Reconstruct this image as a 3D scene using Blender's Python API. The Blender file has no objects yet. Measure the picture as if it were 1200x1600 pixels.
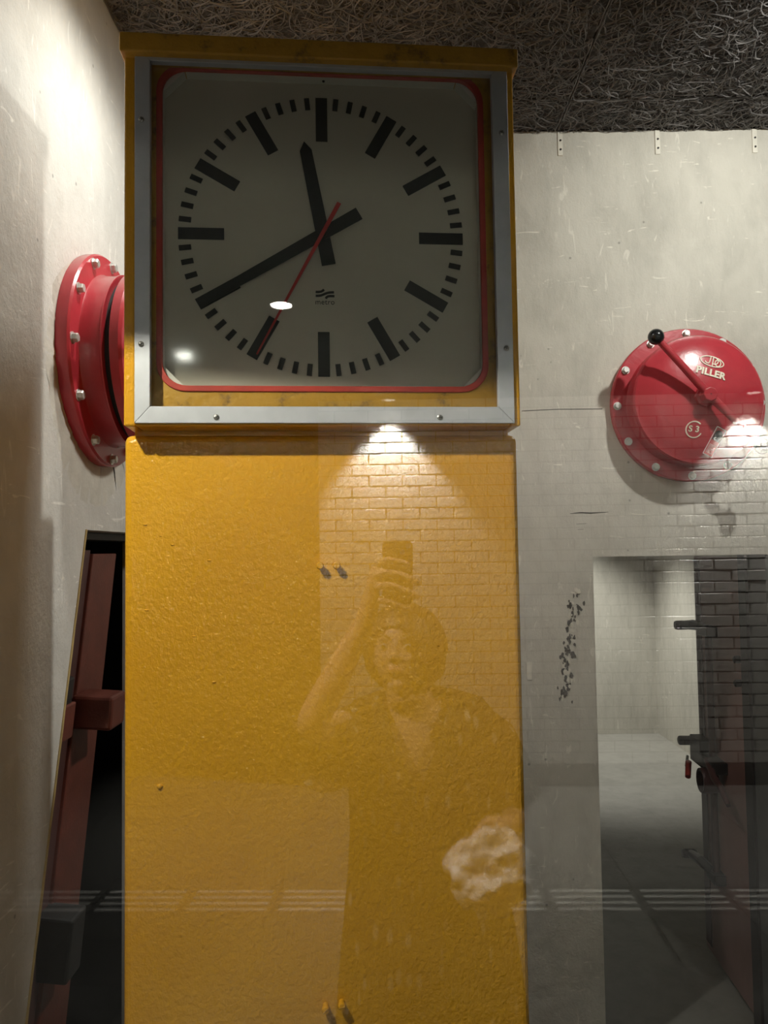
import bpy, bmesh, math, random
import numpy as np
from mathutils import Vector, Matrix, noise
random.seed(7)
D = bpy.data
SC = bpy.context.scene
COL = SC.collection
PI = math.pi
R = math.radians
HC = 1.72                      # height of the phone lens above the floor
GA = R(1.62)                   # the window pane is turned this much against the bunker room

# ------------------------------------------------------------------ camera
cam_d = D.cameras.new('camera')
cam_d.sensor_fit = 'HORIZONTAL'
cam_d.sensor_width = 36.0
cam_d.lens = 36.0
cam_d.clip_start = 0.02
cam = D.objects.new('camera', cam_d)
COL.objects.link(cam)
cam.matrix_world = (Matrix.Translation((0, 0, HC)) @ Matrix.Rotation(PI / 2 + math.atan(59 / 1200), 4, 'X')
                    @ Matrix.Rotation(-0.0147, 4, 'Z'))
SC.camera = cam

# ------------------------------------------------------------------ world, exposure
w = D.worlds.new('world')
SC.world = w
w.use_nodes = True
w.node_tree.nodes['Background'].inputs[0].default_value = (0.9, 0.95, 1.0, 1)
w.node_tree.nodes['Background'].inputs[1].default_value = 0.015
SC.view_settings.view_transform = 'Standard'
SC.view_settings.look = 'None'
SC.view_settings.gamma = 1.0
SC.view_settings.use_curve_mapping = False
SC.view_settings.exposure = 0.0
SC.cycles.use_denoising = True
SC.cycles.max_bounces = 10
SC.cycles.diffuse_bounces = 5
SC.cycles.glossy_bounces = 5
SC.cycles.transparent_max_bounces = 16
SC.cycles.caustics_reflective = False
SC.cycles.caustics_refractive = False
SC.cycles.sample_clamp_indirect = 0.0


def grot(p):
    c, s = math.cos(-GA), math.sin(-GA)
    return Vector((c * p[0] - s * p[1], s * p[0] + c * p[1], p[2]))


def lamp(name, kind, loc, target, power, size=0.04, cone=100, blend=0.3, col=(1, 0.93, 0.82), out=False):
    l = D.lights.new(name, kind)
    l.energy = power
    l.color = col
    l.shadow_soft_size = size
    if kind == 'SPOT':
        l.spot_size = R(cone)
        l.spot_blend = blend
    o = D.objects.new(name, l)
    COL.objects.link(o)
    loc, target = Vector(loc), Vector(target)
    if out:
        loc, target = grot(loc), grot(target)
    o.location = loc
    o.rotation_euler = (target - loc).to_track_quat('-Z', 'Y').to_euler()
    return o


WARM = (1.0, 0.90, 0.76)
NEUT = (1.0, 0.97, 0.92)
# lamps of the bunker room (in its ceiling, above the frame)
lamp('bunker_lamp', 'SPOT', (-0.33, 1.70, 3.09), (-0.33, 1.80, 0), 42, 0.03, 160, 1.0, NEUT)
lamp('bunker_lamp', 'SPOT', (1.28, 1.93, 3.10), (-0.711, 1.98, 2.05), 105, 0.09, 62, 0.8, NEUT)
lamp('bunker_lamp', 'SPOT', (1.33, 1.52, 3.08), (1.10, 2.6, 2.66), 70, 0.03, 96, 1.0, NEUT)
lamp('bunker_lamp', 'SPOT', (1.6, 6.35, 2.6), (1.75, 6.5, 0), 240, 0.06, 80, 0.7, NEUT)
# spotlight of the passage aimed at the clock cabinet
lamp('passage_spotlight', 'SPOT', (-0.85, 0.40, 2.80), (-0.1, 1.45, 1.2), 150, 0.022, 100, 0.5, WARM, True)

# added fill light, unseen, to brighten the white bricks of the passage
lamp('brick_fill_light', 'SPOT', (2.1, 0.45, 2.78), (1.0, -3.86, 1.75), 300, 0.05, 60, 0.8, NEUT, True)

# ------------------------------------------------------------------ materials
def mat(name):
    m = D.materials.new(name)
    m.use_nodes = True
    nt = m.node_tree
    return m, nt, nt.nodes['Principled BSDF']


def N(nt, t, **kw):
    n = nt.nodes.new(t)
    for k, v in kw.items():
        if k.startswith('i_'):
            n.inputs[k[2:].replace('_', ' ')].default_value = v
        else:
            setattr(n, k, v)
    return n


def coords(nt, scale=(1, 1, 1)):
    tc = N(nt, 'ShaderNodeTexCoord')
    mp = N(nt, 'ShaderNodeMapping')
    mp.inputs['Scale'].default_value = scale
    nt.links.new(tc.outputs['Object'], mp.inputs['Vector'])
    return mp.outputs[0]


def tex_noise(nt, vec, scale, detail=4, rough=0.5, dist=0.0):
    n = N(nt, 'ShaderNodeTexNoise')
    n.inputs['Scale'].default_value = scale
    n.inputs['Detail'].default_value = detail
    n.inputs['Roughness'].default_value = rough
    n.inputs['Distortion'].default_value = dist
    nt.links.new(vec, n.inputs['Vector'])
    return n.outputs[0]


def ramp(nt, fac, stops):
    r = N(nt, 'ShaderNodeValToRGB')
    el = r.color_ramp.elements
    while len(el) > 2:
        el.remove(el[-1])
    for i, (p, c) in enumerate(stops):
        e = el[i] if i < 2 else el.new(p)
        e.position = p
        e.color = (c[0], c[1], c[2], 1) if not isinstance(c, (int, float)) else (c, c, c, 1)
    nt.links.new(fac, r.inputs[0])
    return r.outputs[0]


def mixc(nt, fac, a, b, mode='MIX'):
    m = N(nt, 'ShaderNodeMix', data_type='RGBA', blend_type=mode)
    for k, v in ((0, fac), (6, a), (7, b)):
        if isinstance(v, (int, float)):
            m.inputs[k].default_value = v
        elif isinstance(v, tuple):
            m.inputs[k].default_value = (v[0], v[1], v[2], 1)
        else:
            nt.links.new(v, m.inputs[k])
    return m.outputs[2]


def bump(nt, b, h, strength, dist, chain=None):
    n = N(nt, 'ShaderNodeBump')
    n.inputs['Strength'].default_value = strength
    n.inputs['Distance'].default_value = dist
    nt.links.new(h, n.inputs['Height'])
    if chain is not None:
        nt.links.new(chain, n.inputs['Normal'])
    nt.links.new(n.outputs[0], b.inputs['Normal'])
    return n.outputs[0]


def srgb(r, g, b):
    f = lambda c: (c / 255 / 12.92) if c / 255 <= 0.04045 else ((c / 255 + 0.055) / 1.055) ** 2.4
    return (f(r), f(g), f(b))


def plain(name, col, rough=0.5, metal=0.0, spec=0.5, vary=0.15, scale=18, bmp=0.0, bscale=120):
    m, nt, b = mat(name)
    v = coords(nt)
    n = tex_noise(nt, v, scale, 5, 0.6)
    lo = tuple(c * (1 - vary) for c in col)
    hi = tuple(min(1, c * (1 + vary)) for c in col)
    nt.links.new(ramp(nt, n, [(0.3, lo), (0.7, hi)]), b.inputs['Base Color'])
    b.inputs['Roughness'].default_value = rough
    b.inputs['Metallic'].default_value = metal
    b.inputs['Specular IOR Level'].default_value = spec
    if bmp:
        bump(nt, b, tex_noise(nt, v, bscale, 2), bmp, 0.002)
    return m


def concrete(name, col, dark, streak=(1, 1, 1), bmp=0.5, flecks=True):
    m, nt, b = mat(name)
    v = coords(nt)
    vs = coords(nt, streak)
    big = tex_noise(nt, v, 1.6, 6, 0.62)
    fine = tex_noise(nt, vs, 9, 8, 0.7, 0.4)
    c1 = ramp(nt, big, [(0.3, dark), (0.68, col)])
    c2 = ramp(nt, fine, [(0.28, tuple(x * 0.72 for x in col)), (0.55, col), (0.8, tuple(min(1, x * 1.12) for x in col))])
    c = mixc(nt, 0.55, c1, c2)
    if flecks:
        sc = tex_noise(nt, coords(nt, (5, 5, 1.2)), 8, 3, 0.6, 1.2)
        sc2 = tex_noise(nt, coords(nt, (1.2, 1.2, 7)), 6, 3, 0.6, 1.5)
        f1 = ramp(nt, sc, [(0.645, 0.0), (0.70, 0.8)])
        f2 = ramp(nt, sc2, [(0.67, 0.0), (0.71, 0.9)])
        c = mixc(nt, f1, c, mixc(nt, 0.55, c, tuple(min(1, x * 1.35) for x in col)))
        c = mixc(nt, f2, c, mixc(nt, 0.65, c, tuple(min(1, x * 1.4) for x in col)))
        vo = N(nt, 'ShaderNodeTexVoronoi')
        vo.inputs['Scale'].default_value = 11
        nt.links.new(v, vo.inputs['Vector'])
        c = mixc(nt, ramp(nt, vo.outputs['Distance'], [(0.03, 0.75), (0.06, 0.0)]), c, tuple(x * 0.4 for x in col))
    nt.links.new(c, b.inputs['Base Color'])
    b.inputs['Roughness'].default_value = 0.82
    b.inputs['Specular IOR Level'].default_value = 0.25
    n1 = bump(nt, b, tex_noise(nt, vs, 14, 8, 0.7), bmp, 0.012)
    bump(nt, b, tex_noise(nt, v, 130, 3, 0.6), 0.35, 0.002, n1)
    return m


def yellow_paint(name, lump=1.0):
    m, nt, b = mat(name)
    v = coords(nt)
    big = tex_noise(nt, v, 2.5, 4)
    nt.links.new(ramp(nt, big, [(0.3, (0.56, 0.27, 0.012)), (0.7, (0.64, 0.325, 0.018))]), b.inputs['Base Color'])
    b.inputs['Roughness'].default_value = 0.2
    b.inputs['Specular IOR Level'].default_value = 0.5
    n1 = bump(nt, b, tex_noise(nt, coords(nt, (1.05, 1, 0.9)), 135, 2, 0.5, 0.15), 0.42 * lump, 0.005)
    bump(nt, b, tex_noise(nt, coords(nt, (0.7, 1, 1.4)), 24, 4, 0.6), 0.10 * lump, 0.008, n1)
    return m


def worn_yellow(name):
    m, nt, b = mat(name)
    v = coords(nt)
    n = tex_noise(nt, v, 22, 6, 0.7)
    nt.links.new(ramp(nt, n, [(0.33, (0.20, 0.10, 0.022)), (0.45, (0.50, 0.26, 0.022)), (0.75, (0.60, 0.31, 0.03))]), b.inputs['Base Color'])
    b.inputs['Roughness'].default_value = 0.42
    bump(nt, b, tex_noise(nt, v, 80, 2, 0.5), 0.35, 0.004)
    return m


def thin_glass(name, tint=(0.97, 0.99, 0.98), rough=0.0):
    """one face of a clear pane: mirror share by Fresnel, the rest passes straight through"""
    m = D.materials.new(name)
    m.use_nodes = True
    nt = m.node_tree
    nt.nodes.clear()
    out = N(nt, 'ShaderNodeOutputMaterial')
    mx = N(nt, 'ShaderNodeMixShader')
    tr = N(nt, 'ShaderNodeBsdfTransparent')
    tr.inputs[0].default_value = (*tint, 1)
    gl = N(nt, 'ShaderNodeBsdfGlossy')
    gl.inputs['Roughness'].default_value = rough
    fr = N(nt, 'ShaderNodeFresnel')
    geo = N(nt, 'ShaderNodeNewGeometry')
    ior = N(nt, 'ShaderNodeMix', data_type='FLOAT')
    ior.inputs[2].default_value = 1.52
    ior.inputs[3].default_value = 1 / 1.52
    nt.links.new(geo.outputs['Backfacing'], ior.inputs[0])
    nt.links.new(ior.outputs[0], fr.inputs[0])
    nt.links.new(fr.outputs[0], mx.inputs[0])
    nt.links.new(tr.outputs[0], mx.inputs[1])
    nt.links.new(gl.outputs[0], mx.inputs[2])
    nt.links.new(mx.outputs[0], out.inputs[0])
    return m


def red_enamel(name):
    m, nt, b = mat(name)
    v = coords(nt)
    n = tex_noise(nt, v, 7, 6, 0.65)
    base = ramp(nt, n, [(0.3, (0.40, 0.030, 0.042)), (0.7, (0.50, 0.040, 0.055))])
    geo = N(nt, 'ShaderNodeNewGeometry')
    sep = N(nt, 'ShaderNodeSeparateXYZ')
    nt.links.new(geo.outputs['Normal'], sep.inputs[0])
    # settled dust on faces that look up
    up = N(nt, 'ShaderNodeMapRange')
    up.inputs[1].default_value = 0.55
    up.inputs[2].default_value = 1.0
    nt.links.new(sep.outputs[2], up.inputs[0])
    d = N(nt, 'ShaderNodeMath', operation='MULTIPLY')
    nt.links.new(up.outputs[0], d.inputs[0])
    d.inputs[1].default_value = 0.75
    nt.links.new(mixc(nt, d.outputs[0], base, (0.34, 0.25, 0.23)), b.inputs['Base Color'])
    b.inputs['Roughness'].default_value = 0.27
    bump(nt, b, tex_noise(nt, v, 45, 3), 0.16, 0.004)
    return m


def emit(name, col, s):
    m = D.materials.new(name)
    m.use_nodes = True
    nt = m.node_tree
    nt.nodes.clear()
    o = N(nt, 'ShaderNodeOutputMaterial')
    e = N(nt, 'ShaderNodeEmission')
    e.inputs[0].default_value = (*col, 1)
    e.inputs[1].default_value = s
    nt.links.new(e.outputs[0], o.inputs[0])
    return m


def leaf_fabric(name):
    m, nt, b = mat(name)
    v = coords(nt, (36, 36, 15))
    vo = N(nt, 'ShaderNodeTexVoronoi', feature='F1')
    vo.inputs['Scale'].default_value = 1.0
    nt.links.new(v, vo.inputs['Vector'])
    f = ramp(nt, vo.outputs['Distance'], [(0.22, 1.0), (0.34, 0.0)])
    pick = ramp(nt, vo.outputs['Color'], [(0.45, 0.0), (0.5, 1.0)])
    mm = mixc(nt, 1.0, f, pick, 'MULTIPLY')
    nt.links.new(mixc(nt, mm, (0.018, 0.02, 0.014), (0.50, 0.45, 0.30)), b.inputs['Base Color'])
    b.inputs['Roughness'].default_value = 0.85
    bump(nt, b, tex_noise(nt, coords(nt, (6, 6, 1)), 5, 3), 0.5, 0.03)
    return m


M = {}
M['wall'] = concrete('painted_concrete', (0.64, 0.605, 0.53), (0.38, 0.355, 0.30), (1, 1, 0.45))
M['wall_left'] = concrete('painted_concrete_left', (0.66, 0.63, 0.585), (0.50, 0.475, 0.435), (1, 0.6, 0.5))
M['raw'] = concrete('raw_concrete', (0.54, 0.505, 0.43), (0.36, 0.335, 0.28), bmp=1.0)
M['room'] = concrete('far_room_concrete', (0.55, 0.52, 0.45), (0.38, 0.355, 0.305), (1.5, 1.5, 0.35))
M['floor'] = concrete('concrete_floor', (0.30, 0.285, 0.25), (0.21, 0.2, 0.18), flecks=False)
M['crack'] = plain('dark_crack', (0.10, 0.09, 0.08), 0.9)
M['plaster'] = plain('plaster_patch', (0.70, 0.66, 0.57), 0.8, vary=0.1, bmp=0.4)
M['valve_shadow'] = plain('valve_shadow_beige', (0.56, 0.525, 0.46), 0.7, vary=0.12, bmp=0.8, bscale=60)
M['jamb_shade'] = plain('jamb_shade_grey', (0.10, 0.10, 0.095), 0.5)
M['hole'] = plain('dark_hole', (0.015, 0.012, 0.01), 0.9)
M['yellow'] = yellow_paint('yellow_orange_peel_paint')
M['yellow_case'] = yellow_paint('yellow_case_paint', 0.7)
M['yellow_worn'] = worn_yellow('worn_yellow_paint')
M['alu'] = plain('grey_anodised_aluminium', (0.47, 0.48, 0.52), 0.42, 0.35, vary=0.06, scale=30)
M['screw'] = plain('zinc_screw', (0.35, 0.34, 0.33), 0.35, 0.9)
M['slot'] = plain('dark_slot', (0.02, 0.02, 0.02), 0.7)
M['gasket'] = plain('red_rubber', (0.52, 0.045, 0.03), 0.5, vary=0.2)
M['white'] = plain('white_lacquer', (0.72, 0.71, 0.67), 0.4, vary=0.06)
M['dial'] = plain('opal_dial', (0.56, 0.505, 0.435), 0.5, vary=0.03, scale=3)
M['black'] = plain('matt_black_paint', (0.012, 0.014, 0.013), 0.5)
M['redhand'] = plain('red_hand_paint', (0.50, 0.03, 0.03), 0.45)
M['glass'] = thin_glass('clear_window_glass')
M['clockglass'] = thin_glass('clock_glass', (0.94, 0.95, 0.94), 0.07)
M['red'] = red_enamel('red_enamel')
M['cream'] = plain('cream_lettering_paint', (0.80, 0.76, 0.60), 0.5, vary=0.08)
M['bolt'] = plain('galvanised_bolt', (0.62, 0.61, 0.58), 0.38, 0.6)
M['ball'] = plain('black_bakelite', (0.012, 0.012, 0.013), 0.16)
M['rubber'] = plain('black_rubber', (0.015, 0.014, 0.014), 0.7)
M['stick_r'] = plain('sticker_red', (0.62, 0.10, 0.10), 0.4)
M['stick_w'] = plain('sticker_white', (0.85, 0.84, 0.82), 0.4, vary=0.03)
M['door'] = plain('dull_red_door_paint', (0.30, 0.155, 0.135), 0.42, vary=0.16, scale=6, bmp=0.2)
M['doordark'] = plain('dark_red_steel', (0.065, 0.022, 0.02), 0.5)
M['iron'] = plain('dark_greasy_iron', (0.028, 0.022, 0.022), 0.45, 0.4)
M['frame_red'] = plain('red_lead_steel', (0.12, 0.027, 0.016), 0.5, vary=0.2, bmp=0.3)
M['edge'] = plain('edge_glint_gold', (0.42, 0.30, 0.12), 0.8)
M['ceil'] = plain('wood_wool_board', (0.07, 0.065, 0.063), 0.85, vary=0.3, scale=60)
M['wool'] = plain('dark_wood_wool', (0.15, 0.14, 0.135), 0.55, vary=0.35, scale=25)
M['brick'] = plain('white_glazed_brick', (0.78, 0.745, 0.69), 0.3, vary=0.09, scale=3)
M['mortar'] = plain('grey_mortar', (0.16, 0.15, 0.135), 0.9)
M['skirt'] = plain('dark_skirting', (0.08, 0.078, 0.075), 0.5)
M['tile'] = plain('grey_floor_tile', (0.17, 0.165, 0.15), 0.45, vary=0.08)
M['rib'] = plain('white_tactile_rib', (0.80, 0.78, 0.72), 0.5, vary=0.05)
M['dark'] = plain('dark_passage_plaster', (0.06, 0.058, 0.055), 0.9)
M['lens'] = emit('lamp_lens', (1.0, 0.95, 0.86), 95.0)
M['steel'] = plain('brushed_steel', (0.55, 0.55, 0.55), 0.3, 0.9)
M['skin'] = plain('skin', (0.52, 0.32, 0.22), 0.5, vary=0.06, scale=9)
M['hair'] = plain('dark_brown_hair', (0.03, 0.02, 0.014), 0.5, vary=0.4, scale=60)
M['dress'] = leaf_fabric('dark_leaf_print_fabric')
M['phone'] = plain('dark_phone_glass', (0.02, 0.02, 0.022), 0.25)
M['bag'] = plain('white_plastic_film', (0.82, 0.80, 0.76), 0.35, vary=0.05)
M['lips'] = plain('lips', (0.42, 0.14, 0.12), 0.45)
M['eye'] = plain('eye_white', (0.42, 0.36, 0.32), 0.2, vary=0.03)
M['iris'] = plain('brown_iris', (0.05, 0.025, 0.012), 0.2)
M['gold'] = plain('silver_ring', (0.8, 0.76, 0.68), 0.15, 1.0)

# ------------------------------------------------------------------ mesh helpers
def box(bm, x0, x1, y0, y1, z0, z1, mtx=None):
    vs = [bm.verts.new((x, y, z)) for x in (x0, x1) for y in (y0, y1) for z in (z0, z1)]
    for f in ((0, 1, 3, 2), (4, 6, 7, 5), (0, 4, 5, 1), (2, 3, 7, 6), (0, 2, 6, 4), (1, 5, 7, 3)):
        bm.faces.new([vs[i] for i in f])
    if mtx is not None:
        for v in vs:
            v.co = mtx @ v.co
    return vs


def lathe(bm, prof, n=32, mtx=None, cap=True):
    """prof: (radius, height) along local +Z"""
    rings = []
    for r, h in prof:
        if r < 1e-6:
            rings.append([bm.verts.new((0, 0, h))])
        else:
            rings.append([bm.verts.new((r * math.cos(2 * PI * i / n), r * math.sin(2 * PI * i / n), h)) for i in range(n)])
    for a, b in zip(rings, rings[1:]):
        for i in range(n):
            j = (i + 1) % n
            if len(a) == 1 and len(b) > 1:
                bm.faces.new([a[0], b[j], b[i]][::-1])
            elif len(b) == 1 and len(a) > 1:
                bm.faces.new([a[i], a[j], b[0]])
            elif len(a) > 1:
                bm.faces.new([a[i], a[j], b[j], b[i]])
    if cap:
        if len(rings[0]) > 1:
            bm.faces.new(rings[0][::-1])
        if len(rings[-1]) > 1:
            bm.faces.new(rings[-1])
    if mtx is not None:
        for rr in rings:
            for v in rr:
                v.co = mtx @ v.co


def prism(bm, pts, d0, d1, mtx=None):
    """pts (x,z) outline extruded in y from d0 to d1"""
    a = [bm.verts.new((x, d0, z)) for x, z in pts]
    b = [bm.verts.new((x, d1, z)) for x, z in pts]
    n = len(pts)
    bm.faces.new(a)
    bm.faces.new(b[::-1])
    for i in range(n):
        j = (i + 1) % n
        bm.faces.new([a[j], a[i], b[i], b[j]])
    if mtx is not None:
        for v in a + b:
            v.co = mtx @ v.co


def ring_prism(bm, outer, inner, d0, d1):
    n = len(outer)
    o0 = [bm.verts.new((x, d0, z)) for x, z in outer]
    o1 = [bm.verts.new((x, d1, z)) for x, z in outer]
    i0 = [bm.verts.new((x, d0, z)) for x, z in inner]
    i1 = [bm.verts.new((x, d1, z)) for x, z in inner]
    for k in range(n):
        j = (k + 1) % n
        bm.faces.new([o0[k], o0[j], i0[j], i0[k]])
        bm.faces.new([o1[k], i1[k], i1[j], o1[j]])
        bm.faces.new([o0[j], o0[k], o1[k], o1[j]])
        bm.faces.new([i0[k], i0[j], i1[j], i1[k]])


def tube(bm, pts, r, n=10, cap=True):
    pts = [Vector(p) for p in pts]
    rs = r if isinstance(r, (list, tuple)) else [r] * len(pts)
    rings = []
    up = Vector((0, 0, 1))
    for i, p in enumerate(pts):
        t = (pts[min(i + 1, len(pts) - 1)] - pts[max(i - 1, 0)]).normalized()
        a = t.cross(up)
        if a.length < 0.05:
            a = t.cross(Vector((1, 0, 0)))
        a.normalize()
        b = a.cross(t)
        rings.append([bm.verts.new(p + (a * math.cos(2 * PI * k / n) + b * math.sin(2 * PI * k / n)) * rs[i]) for k in range(n)])
    for A, B in zip(rings, rings[1:]):
        for k in range(n):
            j = (k + 1) % n
            bm.faces.new([A[k], A[j], B[j], B[k]])
    if cap:
        bm.faces.new(rings[0][::-1])
        bm.faces.new(rings[-1])


def ball(bm, c, r, seg=20, scale=(1, 1, 1)):
    m = Matrix.Translation(c) @ Matrix.Diagonal((r * scale[0], r * scale[1], r * scale[2], 1))
    bmesh.ops.create_uvsphere(bm, u_segments=seg, v_segments=seg // 2 + 2, radius=1, matrix=m)


def rrect(x0, x1, z0, z1, r, n=8):
    pts = []
    for cx, cz, a0 in ((x1 - r, z1 - r, 0), (x0 + r, z1 - r, 90), (x0 + r, z0 + r, 180), (x1 - r, z0 + r, 270)):
        for k in range(n + 1):
            a = R(a0 + 90 * k / n)
            pts.append((cx + r * math.cos(a), cz + r * math.sin(a)))
    return pts


def obj(name, bm, m, parent=None, bevel=0.0, smooth=False, seg=2):
    me = D.meshes.new(name)
    bmesh.ops.recalc_face_normals(bm, faces=bm.faces)
    bm.to_mesh(me)
    bm.free()
    me.materials.append(m)
    if smooth:
        for p in me.polygons:
            p.use_smooth = True
    o = D.objects.new(name, me)
    COL.objects.link(o)
    if parent is not None:
        o.parent = parent
    if bevel:
        b = o.modifiers.new('bevel', 'BEVEL')
        b.width = bevel
        b.segments = seg
        b.limit_method = 'ANGLE'
        b.angle_limit = R(40)
    if smooth:
        e = o.modifiers.new('edge_split', 'EDGE_SPLIT')
        e.split_angle = R(38)
    return o


def B():
    return bmesh.new()


def struct(o):
    o['kind'] = 'structure'
    return o


def tag(o, label, cat, group=None):
    o['label'] = label
    o['category'] = cat
    if group:
        o['group'] = group
    return o


def thing(name, label, cat, loc=(0, 0, 0), rz=0.0, group=None):
    o = D.objects.new(name, None)
    o.empty_display_size = 0.1
    COL.objects.link(o)
    o.location = loc
    o.rotation_euler = (0, 0, rz)
    return tag(o, label, cat, group)


def outside(o, loc=(0, 0, 0), rz=0.0):
    """place an object of the passage (laid out square to the window pane)"""
    o.location = grot(loc)
    o.rotation_euler = (0, 0, rz - GA)
    return o


def inst(src, name, parent, mtx):
    o = D.objects.new(name, src)
    COL.objects.link(o)
    o.parent = parent
    o.matrix_local = mtx
    return o


def text_mesh(body, size, extrude, bold=0.0, width=1.0):
    c = D.curves.new('lettering', 'FONT')
    c.body = body
    c.size = size
    c.extrude = extrude
    c.offset = bold
    c.align_x = 'CENTER'
    c.align_y = 'CENTER'
    c.space_character = 1.05
    c.resolution_u = 5
    o = D.objects.new('lettering', c)
    COL.objects.link(o)
    dg = bpy.context.evaluated_depsgraph_get()
    me = D.meshes.new_from_object(o.evaluated_get(dg))
    D.objects.remove(o)
    bm = B()
    bm.from_mesh(me)
    D.meshes.remove(me)
    for v in bm.verts:
        v.co.x *= width
    return bm


TX = Matrix.Rotation(PI / 2, 4, 'X')   # text/lathe: local z -> -y (towards the viewer)

# ================================================================== SETTING: bunker room
XL, YB, ZC = -0.711, 2.60, 3.166
XR = 2.30
DX0, DX1, DZ = 0.703, 1.297, 1.686          # doorway in the back wall


def wall_with_hole(name, pts_quads, m):
    bm = B()
    for a in pts_quads:
        box(bm, *a)
    return struct(obj(name, bm, m))


wall_back = wall_with_hole('wall_back', [(XL - 0.01, DX0, YB, YB + 0.17, 0, ZC), (DX1, XR + 0.2, YB, YB + 0.17, 0, ZC), (DX0, DX1, YB, YB + 0.17, DZ, ZC)], M['wall'])
# left wall with the opening whose near jamb leans
LA, LB, LF = (1.830, 1.778), (1.2955, 0.0), 2.585
bm = B()
mL = Matrix(((0, 1, 0, 0), (1, 0, 0, 0), (0, 0, 1, 0), (0, 0, 0, 1)))
yw0 = 0.93
prism(bm, [(yw0, 0), LB, LA, (LF, LA[1]), (LF, 0), (YB, 0), (YB, ZC), (yw0, ZC)], XL, XL - 0.17, mL)
wall_left = struct(obj('wall_left', bm, M['wall_left']))
# light caught along the leaning jamb, put into a golden colour
bm = B()
dirj = Vector((0, LB[0] - LA[0], LB[1] - LA[1])).normalized()
tube(bm, [(XL + 0.0005, LA[0], LA[1])] + [(XL + 0.0005 + random.uniform(-0.0004, 0.0006), LA[0] + dirj.y * s, LA[1] + dirj.z * s) for s in np.linspace(0.05, 1.8, 30)], 0.0035, 6)
obj('edge_glint', bm, M['edge'], wall_left)
# rough beige patch around the left valve, its soft shadow put into the colour
bm = B()
n = 44
c = [bm.verts.new((XL + 0.004, 1.93, 2.12))]
ringv = []
for i in range(n):
    a = 2 * PI * i / n
    rr = 0.335 + 0.03 * math.sin(3 * a + 1) + random.uniform(-0.012, 0.012)
    if math.sin(a) > 0.0:
        rr = 0.335 - 0.06 * math.sin(a)
    ringv.append(bm.verts.new((XL + 0.0012, 1.91 + rr * math.cos(a), 2.165 + rr * math.sin(a))))
for i in range(n):
    bm.faces.new([c[0], ringv[i], ringv[(i + 1) % n]])
bmesh.ops.subdivide_edges(bm, edges=bm.edges, cuts=3)
for v in bm.verts:
    rr = math.hypot(v.co.y - 1.91, v.co.z - 2.165)
    t_ = max(0, min(1, (0.325 - rr) / 0.06))
    v.co.x = XL - 0.0012 + t_ * (0.0042 + 0.0022 * noise.noise(v.co * 30))
obj('valve_shadow_patch', bm, M['valve_shadow'], wall_left, smooth=True)

bm = B(); box(bm, XL - 0.2, XR + 0.2, 0.93, 7.3, -0.06, 0.0)
struct(obj('floor', bm, M['floor']))
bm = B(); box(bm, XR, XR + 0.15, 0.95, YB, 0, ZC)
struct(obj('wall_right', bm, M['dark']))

# ceiling: wood-wool boards, strands on them
bm = B(); box(bm, XL - 0.3, XR + 0.3, 0.85, YB + 0.2, ZC + 0.03, ZC + 0.08)
ceiling = struct(obj('ceiling', bm, M['hole']))
XS, YS = 0.618, 2.41
boards = [(XL, XS, 0.9, YS), (XS, XR, 0.9, YS), (XL, XS, YS, YB + 0.02), (XS, XR, YS, YB + 0.02)]
rng = np.random.default_rng(3)


def strands(x0, x1, y0, y1, count):
    k = 6
    p = np.empty((count, k, 2)); ang = rng.uniform(0, 2 * PI, count)
    p[:, 0, 0] = rng.uniform(x0, x1, count); p[:, 0, 1] = rng.uniform(y0, y1, count)
    step = rng.uniform(0.010, 0.026, count); curl = rng.normal(0, 0.35, count)
    for i in range(1, k):
        ang = ang + curl + rng.normal(0, 0.15, count)
        p[:, i, 0] = p[:, i - 1, 0] + np.cos(ang) * step
        p[:, i, 1] = p[:, i - 1, 1] + np.sin(ang) * step
    p[..., 0] = np.clip(p[..., 0], x0 + 0.004, x1 - 0.004)
    p[..., 1] = np.clip(p[..., 1], y0 + 0.004, y1 - 0.004)
    d = np.gradient(p, axis=1)
    nrm = np.stack([-d[..., 1], d[..., 0]], -1)
    nrm /= np.linalg.norm(nrm, axis=-1, keepdims=True) + 1e-9
    wd = rng.uniform(0.0007, 0.0016, count)[:, None, None]
    zz = -rng.uniform(0.0, 0.007, count)[:, None] + np.sin(np.linspace(0, PI, k))[None] * -rng.uniform(0, 0.007, count)[:, None]
    til = rng.uniform(-0.0012, 0.0012, count)[:, None]
    v = np.empty((count, k, 2, 3))
    v[:, :, 0, :2] = p + nrm * wd; v[:, :, 1, :2] = p - nrm * wd
    v[:, :, 0, 2] = ZC + zz + til; v[:, :, 1, 2] = ZC + zz - til
    v = v.reshape(-1, 3)
    idx = np.arange(count * k * 2).reshape(count, k, 2)
    f = np.stack([idx[:, :-1, 0], idx[:, 1:, 0], idx[:, 1:, 1], idx[:, :-1, 1]], -1).reshape(-1, 4)
    me = D.meshes.new('wood_wool')
    me.from_pydata(v.tolist(), [], f.tolist())
    me.materials.append(M['wool'])
    return me


for i, (x0, x1, y0, y1) in enumerate(boards):
    bm = B(); box(bm, x0 + 0.0025, x1 - 0.0025, y0 + 0.0025, y1 - 0.0025, ZC, ZC + 0.03)
    pnl = obj('ceiling_panel', bm, M['ceil'], ceiling, bevel=0.003)
    area = (x1 - x0) * (y1 - y0)
    o = D.objects.new('wood_wool', strands(x0, x1, y0, y1, int(area * 5200)))
    COL.objects.link(o); o.parent = pnl
    o['kind'] = 'stuff'
bm = B(); box(bm, 0.47, XR, YB - 0.004, YB, ZC - 0.003, ZC + 0.001)
obj('wall_top_shadow_gap', bm, M['hole'], wall_back)

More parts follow.
